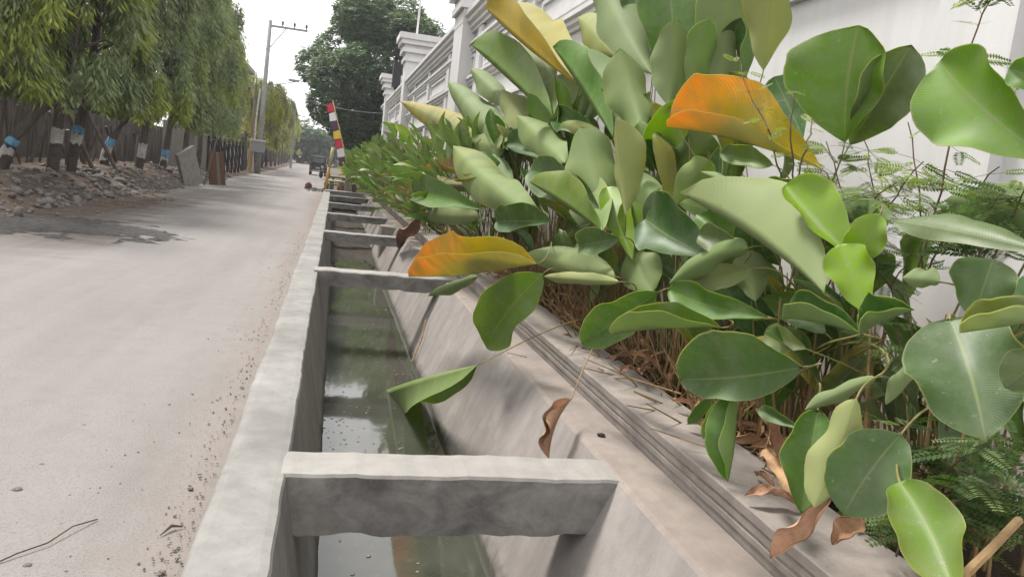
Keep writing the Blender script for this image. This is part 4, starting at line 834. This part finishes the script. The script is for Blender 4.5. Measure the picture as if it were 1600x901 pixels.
# ------------------------------------------------------------------ trees across the road
def mast_tree(x, y, lean, h, rad, zb, n_str, label, bands, tone, tr=.12, leaf=.22):
    """pendulous tree: strands of long leaves hang down all round the stem"""
    z0 = verge_z(x, y) - .08; o = thing('drooping_tree', label, 'tree', (x, y, z0), 'drooping roadside trees')
    pts = [np.array([lean[0] * min(1, s / 2.2) * 1.0 * (s / 2.2 if s < 2.2 else 1), lean[1] * min(1, s / 2.2), s]) + (np.array([.05 * math.sin(s * 2 + x), .05 * math.cos(s * 1.7), 0]) if s > .2 else 0) for s in np.linspace(0, h * .93, 18)]
    rd = [max(.02, tr * (1.15 - .9 * i / 17)) for i in range(18)]
    tk = MB().tube(pts, rd, 10); trunk = tk.build('trunk', 'bark_dark', o, True)
    for (s0, s1, mat) in bands:
        pp = [np.array([lean[0] * (s / 2.2) ** 2 if False else lean[0] * min(1, s / 2.2) * (s / 2.2 if s < 2.2 else 1), lean[1] * min(1, s / 2.2), s]) + (np.array([.05 * math.sin(s * 2 + x), .05 * math.cos(s * 1.7), 0]) if s > .2 else 0) for s in np.linspace(s0, s1, 4)]
        bb_ = MB().tube(pp, tr * 1.17, 14, 0, False); bb_.v = [(q[0], q[1], q[2] + (random.uniform(-.05, .05) if (kk < 14 or kk >= 42) else 0)) for kk, q in enumerate(bb_.v)]; bb_.build('paint_band', mat, trunk, True)
    lb = MB()
    for i in range(14):
        s = random.uniform(.28, .9) * h; a = random.uniform(0, 6.28); p = np.array([lean[0], lean[1], s]); r = rad * random.uniform(.5, .9)
        lb.tube([p, p + [r * .5 * math.cos(a), r * .5 * math.sin(a), .35], p + [r * math.cos(a), r * math.sin(a), .1]], [.05, .03, .012], 5, 0, False)
    lb.build('limbs', 'bark_dark', o, True)['kind'] = 'stuff'
    Bs, As, Ss, Ls, Ws, Ts = [], [], [], [], [], []
    ncl = max(12, n_str // 9); cl = [(random.random() ** .8, random.uniform(0, 6.28), random.uniform(.45, 1.0), random.random(), random.uniform(.6, 1.45)) for _ in range(ncl)]
    for i in range(n_str):
        ct, ca_, cr_, cy_, cb_ = cl[i % ncl]
        t = min(1, max(0, ct + random.gauss(0, .035))); a = ca_ + random.gauss(0, .16); zt = zb + .5 + (h - zb - .5) * t
        env = rad * (1 - .15 * (1 - t)) * (1 if t < .6 else math.sqrt(max(.02, 1 - ((t - .6) / .42) ** 2))) * (1 + .22 * math.sin(3 * a + x * 2) + .12 * math.sin(5 * a + y))
        r = env * min(1.05, max(.2, cr_ ** .45 + random.gauss(0, .06))); cxy = np.array([lean[0] + r * math.cos(a), lean[1] + r * math.sin(a)])
        Lh = min(random.uniform(.6, 1.5), zt - zb + random.uniform(-.1, .25)); n = int(Lh * 64) + 10
        k = np.sort(rng.random(n)); az = rng.uniform(0, 6.28, n); wdt = .17 * (.5 + np.sin(np.pi * np.clip(k * .85 + .1, 0, 1)))
        px = cxy[0] + .10 * r * math.cos(a) * k + wdt * np.cos(az) * rng.random(n) ** .6; py = cxy[1] + .10 * r * math.sin(a) * k + wdt * np.sin(az) * rng.random(n) ** .6
        pz = zt - k * Lh + rng.normal(0, .05, n); Bs.append(np.c_[px, py, pz])
        ax = np.c_[np.cos(az) * .55 + .18 * math.cos(a), np.sin(az) * .55 + .18 * math.sin(a), -rng.uniform(.5, 1.3, n)]; ax = nrmz(ax); As.append(ax)
        Ss.append(nrmz(np.cross(ax, rng.normal(0, .6, (n, 3)) + np.c_[np.cos(az), np.sin(az), .3 * np.ones(n)])))
        Ls.append(leaf * rng.uniform(.7, 1.25, n)); Ws.append(leaf * .21 * rng.uniform(.8, 1.3, n))
        young = cy_ < (.22 + .22 * (1 - t)); c0 = np.array([.125, .165, .085]) * cb_ * random.uniform(.85, 1.15); c1 = np.array([.28, .33, .06]) if young else np.array([.21, .255, .12]) * (.6 + .4 * cb_)
        mixf = np.clip(k * 1.25 - .2 + rng.normal(0, .15, n), 0, 1)[:, None] * (1 if young else .7)
        Ts.append((c0 * (1 - mixf) + c1 * mixf) * rng.uniform(.75, 1.25, (n, 1)) * np.array(tone))
    V, Q, T = diamonds(np.concatenate(Bs), np.concatenate(As), np.concatenate(Ss), np.concatenate(Ls), np.concatenate(Ws), np.concatenate(Ts))
    fast_mesh('crown', V, Q, 'tree_foliage', o, T); return o
W_, B_, K_ = 'paint_white', 'paint_blue', 'paint_black'
G0 = (1, 1, 1)
TREES = [(-7.5, 16.6, (.5, 0), 9.0, 1.9, 1.9, 300, 'drooping tree cut by the left edge, trunk out of the picture', [(.0, .6, K_), (.6, .85, W_)], G0),
 (-7.35, 20.0, (1.35, .3), 9.2, 1.9, 1.75, 330, 'drooping tree with a strongly leaning trunk banded white and blue at the left edge', [(.3, .62, W_), (.62, .85, B_)], G0),
 (-6.75, 21.4, (.15, .2), 9.3, 1.6, 1.9, 300, 'drooping tree with a straight dark trunk and pale upper band, second trunk from left', [(.02, .75, K_), (.75, 1.15, W_)], G0),
 (-6.7, 22.6, (.45, .1), 9.5, 1.75, 1.9, 330, 'drooping tree with a thick black trunk banded white and light blue', [(.02, .8, K_), (.8, 1.05, W_), (1.05, 1.25, B_)], G0),
 (-7.35, 28.2, (1.0, .2), 9.6, 1.7, 2.0, 300, 'drooping tree leaning right with a blue and white band, fourth painted trunk', [(.2, .7, W_), (.7, .95, B_)], G0),
 (-6.6, 29.6, (.25, .2), 9.6, 1.5, 2.0, 260, 'drooping tree with an upright white banded trunk beside the grey slab', [(.02, .5, K_), (.5, 1.0, W_)], G0),
 (-6.5, 33.0, (.3, .2), 9.8, 1.6, 1.9, 280, 'drooping tree behind the leaning grey slab', [(.1, .55, W_), (.55, .85, B_)], G0),
 (-6.5, 37.2, (.2, .1), 9.6, 1.55, 2.0, 260, 'drooping tree above the reddish boards', [(.02, .7, K_)], G0),
 (-6.6, 41.8, (.1, .1), 9.6, 1.6, 2.0, 240, 'drooping tree right of the reddish boards', [(.02, .6, K_)], G0),
 (-6.7, 47.0, (.1, .1), 9.4, 1.6, 2.0, 220, 'drooping tree at the right end of the tall near row', [(.1, .7, W_)], G0),
 (-7.2, 53.0, (.1, .1), 8.6, 1.4, 2.2, 150, 'thin drooping tree behind the utility pole', [(.1, .7, W_)], (1.15, 1.05, .9))]
for a in TREES: mast_tree(*a)
FAR = ['first', 'second', 'third', 'fourth', 'fifth', 'sixth', 'seventh', 'eighth', 'ninth', 'tenth', 'eleventh', 'twelfth', 'thirteenth']
for i, y in enumerate((61, 65.5, 70.5, 76, 82, 89, 97, 106, 116, 128, 141, 156, 174)):
    mast_tree(-6.35 + shift(y), y, (0, 0), 7.4 + (i * 37 % 10) * .1 + .12 * i, 2.0, 1.9, 150, '%s olive green clipped tree beyond the utility pole, counting away from it' % FAR[i], [(.05, .8, K_)], (1.55, 1.3, .95), .14, .26)

def broad_tree(x, y, h, rx, rz, zc, label, n_cl, seed, ls=1.0):
    o = thing('broad_tree', label, 'tree', (x, y, -.1)); r = np.random.default_rng(seed)
    tk = MB().tube([(0, 0, 0), (.1, 0, 1.5), (-.05, .1, 3.2), (.1, 0, 5), (.15, .1, 8)], [.55, .42, .36, .28, .14], 12); tk.build('trunk', 'bark_dark', o, True)
    lobes = []
    for i in range(34 if rx > 7.1 else 26):
        a = r.uniform(0, 6.28); u = r.uniform(-.95, 1.0); q = math.sqrt(max(0, 1 - u * u)); lobes.append((np.array([rx * .68 * q * math.cos(a), rx * .68 * q * math.sin(a), zc + rz * .72 * u]), r.uniform(1.5, 2.7)))
    lb = MB()
    for c, s in lobes[:16]: lb.tube([(0.05, .0, 2.9), tuple(np.array([0, 0, 3.6]) * .5 + c * .5), tuple(c)], [.2, .11, .03], 6, 0, False)
    lb.build('limbs', 'bark_dark', o, True)['kind'] = 'stuff'
    Bs, As, Ss, Ls, Ws, Ts = [], [], [], [], [], []
    for i in range(n_cl):
        c, s = lobes[r.integers(len(lobes))]; d = nrmz(r.normal(0, 1, 3)); d[2] = d[2] * .85 + .12; p = c + d * s * r.uniform(.55, 1.0) ** .5
        n = 11; az = r.uniform(0, 6.28, n); ax = np.c_[np.cos(az), np.sin(az), r.uniform(-1.1, .25, n)] + d * .5; ax = nrmz(ax)
        Bs.append(np.repeat(p[None], n, 0) + r.normal(0, .06, (n, 3))); As.append(ax); Ss.append(nrmz(np.cross(ax, r.normal(0, .5, (n, 3)) + [0, 0, 1.])))
        Ls.append(ls * r.uniform(.22, .42, n)); Ws.append(ls * r.uniform(.07, .11, n)); k = r.uniform(.65, 1.35)
        Ts.append(np.array([.078, .125, .066]) * k * r.uniform(.8, 1.25, (n, 1)))
    V, Q, T = diamonds(*[np.concatenate(q) for q in (Bs, As, Ss, Ls, Ws, Ts)]); fast_mesh('crown', V, Q, 'tree_foliage', o, T); return o
broad_tree(3.2, 65, 15, 7.2, 6.6, 8.4, 'huge dark green spreading tree rising behind the far end of the wall', 12500, 5, 1.12)
broad_tree(5.5, 98, 9, 6, 3.4, 4.6, 'far bushy tree behind the big spreading tree', 1500, 9)
for (x, y, rx, rz, zc, lb) in [(-6.5, 175, 6.5, 4.4, 4.2, 'leftmost far tree closing the view at the road end'), (-14, 190, 7, 5, 4.6, 'far tree beyond the clipped row, left of the road end'), (2, 180, 6.5, 4, 3.9, 'far tree closing the view straight above the pickup truck'), (10, 170, 7, 5, 4.6, 'far tree right of the road end, behind the big tree'),
  (-14.5, 19, 3.4, 3.0, 3.4, 'dark bushy tree behind the weathered wall at the left edge'), (-14.5, 27, 3.6, 3.2, 3.4, 'dark bushy tree behind the weathered wall, left of the grey slab'), (-14.5, 36, 3.6, 3.2, 3.4, 'dark bushy tree behind the weathered wall above the slab'), (-14, 46, 3.6, 3.2, 3.6, 'dark bushy tree behind the light board screen')]:
    broad_tree(x, y, 8, rx, rz, zc, lb, 1500, int(abs(x * 7 + y)), 2.6 if y > 100 else 1.6)

# ------------------------------------------------------------------ far side clutter: wall, fence, slabs, poles
ow = tag(MB().box(-10.2, -9.9, 4, 60, -.1, 2.3).build('old_wall', 'old_wall'), 'weathered grey wall in the shade behind the drooping trees', 'wall')
fw_ = thing('far_wall', 'pale low wall with dark posts running behind the far clipped trees', 'wall', (-9, 62, 0)); b = MB()
rings = []
for y in range(0, 100, 4): X = shift(62 + y); rings.append([(X, y, 0), (X, y, 1.75), (X + .2, y, 1.75), (X + .2, y, 0)])
b.quad_strip(rings, True, 0, True); b.build('panel', 'white_paint', fw_)
for i in range(34): y = 1 + i * 2.6; X = shift(62 + y) + .35; MB().box(X - .07, X + .07, y - .07, y + .07, -.1, 2.1).build('post', 'iron_dark', fw_)
fn = thing('bar_fence', 'dark fence of posts with slanting bars beside the utility pole', 'fence', (-6.0, 41, 0))
for i in range(9): y = i * 1.9; MB().box(-.06, .06, y - .06, y + .06, -.1, 2.0).build('post', 'iron_dark', fn)
for i in range(16): y = i * .98; MB().tube([(.05, y + 1.5, .02), (-.05, y, 1.75)], .035, 5).build('slanting_bar', 'iron_dark', fn)
MB().tube([(0, -.2, 1.85), (0, 15.6, 1.85)], .04, 6).build('top_rail', 'iron_dark', fn)
sf_ = thing('stake_fence', 'row of crooked dark stakes behind the painted trunks', 'fence', (-8.3, 15, .15))
for i in range(46):
    y = i * .55 + random.uniform(-.2, .2); a = random.gauss(0, .22); h_ = random.uniform(1.3, 2.1); MB().tube([(random.uniform(-.3, .3), y, -.2), (random.uniform(-.4, .4), y + h_ * math.tan(a), h_)], random.uniform(.03, .075), 6).build('stake', random.choice(['bark_dark', 'bark_dark', 'wood_old']), sf_)
pf = thing('paling_screen', 'light board screen standing behind the slanting fence', 'screen', (-7.9, 40, 0))
for i in range(18): MB().box(-.03, .03, i * .9, i * .9 + .84, 0, 2.5 + .1 * (i % 3)).build('board', 'slab_grey', pf)
def leaning(name, px, py, w, h, t_, tilt, rz, mat, label, cat, y):
    p = aty(px, py, y); z = verge_z(p[0], y); b = MB(); b.box(-w / 2, w / 2, -t_ / 2, t_ / 2, 0, h, 0, .015); o = b.build(name, mat); o.location = (p[0], y, z - .05); o.rotation_euler = (0, R_(tilt), R_(rz)); return tag(o, label, cat)
leaning('concrete_slab', 303, 281, 1.0, 1.5, .14, -24, 62, 'slab_grey', 'pale concrete slab leaning to the left among the painted trunks', 'slab', 31.5)
leaning('leaning_board', 335, 279, .38, 1.55, .05, -8, 50, 'wood_red', 'leftmost reddish board leaning beside the concrete slab', 'board', 33.6)
leaning('leaning_board', 341, 279, .36, 1.45, .05, -12, 50, 'wood_old', 'middle greyish board of the three leaning beside the slab', 'board', 33.9)
leaning('leaning_board', 348, 278, .40, 1.5, .05, -9, 50, 'wood_red', 'rightmost reddish board of the three leaning beside the slab', 'board', 34.2)
for i, (px, py, y, a, lb) in enumerate([(150, 262, 24.2, -30, 'dark prop pole leaning left under the second painted trunk'), (188, 262, 26, -34, 'dark prop pole leaning left left of the fourth painted trunk'), (318, 277, 32.6, 10, 'thin pale stake standing between slab and boards')]):
    p = aty(px, py, y); b = MB(); b.tube([(0, 0, -.1), (math.sin(R_(a)) * 2.0, .3, 1.9)], .06 if i < 2 else .04, 7); o = b.build('prop_pole', 'bark_dark' if i < 2 else 'wood_old'); o.location = (p[0], y, verge_z(p[0], y)); tag(o, lb, 'pole')
# utility pole
up = thing('utility_pole', 'tall grey concrete utility pole with one crossarm and a lamp arm', 'utility pole', (-5.15, 58, -.1))
MB().tube([(0, 0, 0), (.1, 0, 5), (.22, 0, 10.65)], [.21, .17, .12], 14).build('shaft', 'pole_concrete', up, True)
arm = MB().box(.15, 2.75, -.06, .06, 10.22, 10.36).build('crossarm', 'steel_grey', up)
for x in (1.05, 1.85, 2.65): MB().lathe((x, 0, 10.36), [(.03, 0), (.04, .1), (.10, .14), (.06, .2), (.09, .26), (.04, .36)], 10).build('insulator', 'iron_dark', arm, True)
MB().tube([(.2, 0, 8.7), (1.3, 0, 10.22)], .035, 6).build('brace', 'steel_grey', up)
la = MB().tube([(-.1, 0, 5.9), (.7, -.1, 6.3), (2.3, -.2, 6.75)], [.04, .035, .03], 7).build('lamp_arm', 'steel_grey', up)
MB().box(1.7, 2.45, -.34, -.08, 6.72, 6.86).build('lamp_head', 'steel_grey', la)
MB().tube([(-.34, -.1, .2), (-.28, -.1, 4), (-.16, -.1, 5.9)], .06, 8).build('conduit', 'paint_white', up)
bx_ = MB().box(-.5, .42, -.55, -.22, 1.55, 2.3).build('meter_box', 'steel_grey', up); MB().box(-.56, .48, -.6, -.2, 2.3, 2.42).build('lid', 'paint_white', bx_)
wp = thing('timber_pole', 'thin brownish timber pole standing just left of the utility pole', 'pole', (-5.75, 58.5, -.1)); MB().tube([(0, 0, 0), (.05, 0, 2.6), (.1, 0, 6.2)], [.11, .1, .08], 8).build('shaft', 'bamboo', wp); MB().tube([(0.02, -.01, 2.6), (.1, -.01, 6.25)], [.105, .085], 8).build('weathered_top', 'wood_old', wp)
u2 = thing('utility_pole', 'small pale utility pole far down the road before the clipped trees', 'utility pole', (-4.9, 98, -.1)); MB().tube([(0, 0, 0), (0, 0, 7.0)], [.16, .10], 8).build('shaft', 'pole_concrete', u2); MB().box(-.1, 1.3, -.05, .05, 6.3, 6.4).build('crossarm', 'steel_grey', u2)
def wire(p, q, sag, label):
    p, q = np.array(p), np.array(q); b = MB(); b.tube([p + (q - p) * t - np.array([0, 0, 4 * sag * t * (1 - t)]) for t in np.linspace(0, 1, 25)], .018, 4, 0, False); tag(b.build('overhead_wire', 'cable'), label, 'wire', 'overhead wires')
wire((-9.5, 52, 10.2), (9.5, 66, 6.0), 1.2, 'upper overhead wire sagging from the left trees past the pole to the big tree')
wire((-5.1, 57.8, 6.3), (3.4, 52, 4.9), .5, 'lower overhead wire crossing in front of the big tree to the white wall')
wire((-2.5, 58, 10.55), (14, 92, 10.5), .8, 'wire running from the crossarm end into the big tree')
bl = thing('house', 'cream house glimpsed between the drooping trees and the utility pole', 'house', (-11, 78, 0))
MB().box(-3, 2.4, 0, 6, 0, 9).build('wall', 'cream_paint', bl); MB().box(-3.3, 2.75, -.3, 6.3, 9, 9.4).build('roof', 'slab_grey', bl)
for x in (-1.6, .2, 1.5):
    for z in (2.2, 5.4): w_ = MB().box(x - .45, x + .45, -.06, .02, z, z + 1.6).build('window', 'wood_old', bl); MB().box(x - .36, x + .36, -.09, -.05, z + .08, z + 1.5).build('pane', 'window_glass', w_)

# ------------------------------------------------------------------ end of the drain: slab bridge, posts, flags, truck, motorcycle
sb_ = tag(MB().box(-.25, 1.95, 37.6, 39.4, -.12, .06, 0, .03).build('slab_bridge', 'slab_grey'), 'rough concrete slab bridging the far end of the drain', 'slab bridge')
for i, (y, z, x0, x1, m, lb) in enumerate([(40.5, .30, -.35, 1.3, 'wood_old', 'lower weathered plank laid across the far drain end'), (41.6, .46, -.2, 1.35, 'bamboo_pale', 'middle pale plank laid across the far drain end'), (43.0, .62, -.1, 1.4, 'wood_red', 'upper reddish plank laid across the far drain end')]):
    b = MB(); b.box(x0, x1, y - .25, y + .25, z - .07, z, 0, .015); tr_ = thing('plank_trestle', lb, 'plank', (0, 0, 0), 'planks at the far drain end'); b.build('plank', m, tr_)
    for xx in (x0 + .2, x1 - .2): MB().box(xx - .06, xx + .06, y - .1, y + .1, -.14, z - .072).build('leg', 'wood_old', tr_)
k = 0
for r_i in range(3):
    for c_i in range(5 - r_i):
        b = MB(); x0 = .35 + c_i * .23 + r_i * .11; b.box(x0, x0 + .21, 44.5, 44.9, -.13 + .23 * r_i, .08 + .23 * r_i, 0, .012); tag(b.build('red_brick', 'brick_red'), '%s red brick from the left in the %s row of the pile behind the planks' % (['first', 'second', 'third', 'fourth', 'fifth'][c_i], ['bottom', 'middle', 'top'][r_i]), 'brick', 'pile of red bricks')
tag(MB().box(.68, 1.06, 39.8, 40.2, -.14, 1.5, 0, .02).build('concrete_post', 'pole_concrete'), 'short grey concrete post below the row of flags', 'post')
bp = thing('bamboo_post', 'yellow bamboo post with a pale upper half at the end of the kerb', 'post', (-.27, 39.3, -.1)); MB().tube([(0, 0, 0), (.12, 0, 1.25)], .075, 10).build('lower_pole', 'bamboo', bp, True); MB().tube([(.12, 0, 1.25), (.24, 0, 2.2)], .078, 10).build('upper_pole', 'bamboo_pale', bp, True)
rock('broken_lump', (-1.05, 39.5, .04), .20, 'wood_red', 'brown broken lump standing on the road beside the bamboo post', 'lump', 44, 1.3)
rock('broken_lump', (-.78, 39.3, .0), .15, 'wood_old', 'smaller greyish lump lying right of the brown broken lump', 'lump', 54, .6)
pts, sz = [], []
for i in range(90): pts.append((random.uniform(-1.1, -.2), random.uniform(37.5, 41), -.03)); sz.append(random.uniform(.02, .07))
tag(pebble_field('broken_concrete', pts, sz, 'rubble_stone'), 'scattered crumbs of broken concrete round the end of the kerb', 'rubble', kind='stuff')
fp = thing('flag_pole', 'leaning bamboo pole carrying a row of red, white, purple and yellow flags', 'flag pole', (1.02, 39.0, .06))
P0, P1 = np.array([0, 0, 0.]), np.array([-1.24, 0, 4.25]); MB().tube([P0, (P0 + P1) / 2 + [.06, 0, 0], P1], [.04, .03, .018], 7).build('pole', 'bamboo_pale', fp, True)
for i, c in enumerate(['flag_red', 'flag_white', 'flag_purple', 'flag_yellow'] * 2):
    t0, t1 = 1 - (i * .098 + .02), 1 - (i * .098 + .112); a = P0 + (P1 - P0) * t0 + [.06 * 4 * t0 * (1 - t0) * .5, 0, 0]; b2 = P0 + (P1 - P0) * t1 + [.06 * 4 * t1 * (1 - t1) * .5, 0, 0]
    b = MB(); rings = []
    for j in range(5):
        s = j / 4; w = .34 * s; d = .03 * math.sin(3 * s + i); rings.append([a + [-w * .85, d, -w * .38], b2 + [-w, d, -w * .30], b2 + [-w, d + .006, -w * .30], a + [-w * .85, d + .006, -w * .38]])
    b.quad_strip(rings, True, 0, True).build('flag', c, fp)
# pickup truck seen from behind
tk_ = thing('pickup_truck', 'small dark pickup truck parked beyond the end of the drain', 'pickup truck', (-1.25, 72, -.06))
b = MB(); b.box(-.72, .72, .0, 2.3, .5, .58); b.box(-.74, -.68, 0, 2.3, .58, 1.0); b.box(.68, .74, 0, 2.3, .58, 1.0); b.box(-.68, .68, 2.22, 2.3, .58, 1.0); b.build('bed', 'truck_paint', tk_)
MB().box(-.70, .70, -.05, .0, .50, .98).build('tailgate', 'truck_paint', tk_)
b = MB(); b.quad_strip([[(-.72, y, z0), (.72, y, z0), (.72 - i_, y, z1), (-.72 + i_, y, z1)] for (y, z0, z1, i_) in ((2.36, .45, 1.72, .08), (3.3, .45, 1.74, .08), (3.75, .45, 1.15, .02), (4.2, .45, 1.0, .02))], True, 0, True); cab = b.build('cab', 'truck_paint', tk_)
MB().box(-.52, .52, 2.33, 2.355, 1.15, 1.6).build('rear_window', 'window_glass', cab)
for sx_ in (-1, 1):
    MB().box(sx_ * .62 - .07, sx_ * .62 + .07, -.075, -.051, .62, .82).build('tail_light', 'lamp_red', tk_)
    for y in (.55, 3.55):
        wv = MB().lathe((sx_ * .66 - .09, y, .29), [(.2, 0), (.29, .01), (.29, .17), (.2, .18)], 18, 'x').build('wheel', 'rubber', tk_, True); MB().lathe((sx_ * .66 - .095, y, .29), [(.02, 0), (.16, .005), (.16, .185), (.02, .19)], 14, 'x').build('rim', 'silver', wv)
MB().box(-.7, .7, -.12, -.06, .36, .46).build('bumper', 'steel_grey', tk_)
MB().box(-.2, .2, -.062, -.052, .64, .76).build('number_plate', 'paint_white', tk_)
mc = thing('motorcycle', 'dark motorcycle parked on the road behind the pickup truck', 'motorcycle', (-.55, 64.5, -.06), None, R_(28))
for y in (-.6, .62):
    wv = MB().lathe((-.045, y, .30), [(.22, 0), (.30, .015), (.30, .075), (.22, .09)], 20, 'x').build('wheel', 'rubber', mc, True); MB().lathe((-.03, y, .30), [(.02, 0), (.22, .005), (.22, .055), (.02, .06)], 14, 'x').build('rim', 'silver', wv)
MB().tube([(0, -.55, .62), (0, -.1, .55), (0, .25, .52), (0, .42, .8)], [.10, .15, .12, .08], 9).build('body', 'black_plastic', mc, True)
MB().tube([(0, -.72, .80), (0, -.3, .80), (0, .12, .74)], [.06, .13, .09], 9).build('seat', 'rubber', mc, True)
MB().tube([(0, .62, .30), (0, .45, .78), (0, .38, 1.02)], .035, 7).build('fork', 'silver', mc)
MB().tube([(-.34, .28, 1.06), (-.1, .38, 1.02), (.1, .38, 1.02), (.34, .28, 1.06)], .018, 6).build('handlebar', 'steel_grey', mc)
MB().lathe((0, .47, .88), [(.02, -.09), (.1, -.05), (.1, .05), (.02, .09)], 12).build('headlight', 'silver', mc, True)
MB().box(-.1, .1, -.78, -.74, .55, .7).build('number_plate', 'paint_white', mc)
for s in (-1, 1): MB().tube([(s * .3, .34, 1.05), (s * .36, .34, 1.22)], .012, 5).build('mirror_stalk', 'steel_grey', mc)

# ------------------------------------------------------------------ light air haze round the whole place
hz = tag(MB().box(-60, 60, -12, 230, -3, 26).build('haze', 'white_paint'), 'thin pale haze in the air over the road', 'haze', kind='stuff')
hm = bpy.data.materials.new('haze_air'); hm.use_nodes = True; ht = hm.node_tree; ht.nodes.clear()
ho = ht.nodes.new('ShaderNodeOutputMaterial'); hv = ht.nodes.new('ShaderNodeVolumePrincipled'); hv.inputs['Density'].default_value = 0.0006; hv.inputs['Color'].default_value = (.9, .92, .95, 1)
ht.links.new(hv.outputs[0], ho.inputs['Volume']); hz.data.materials.clear(); hz.data.materials.append(hm)
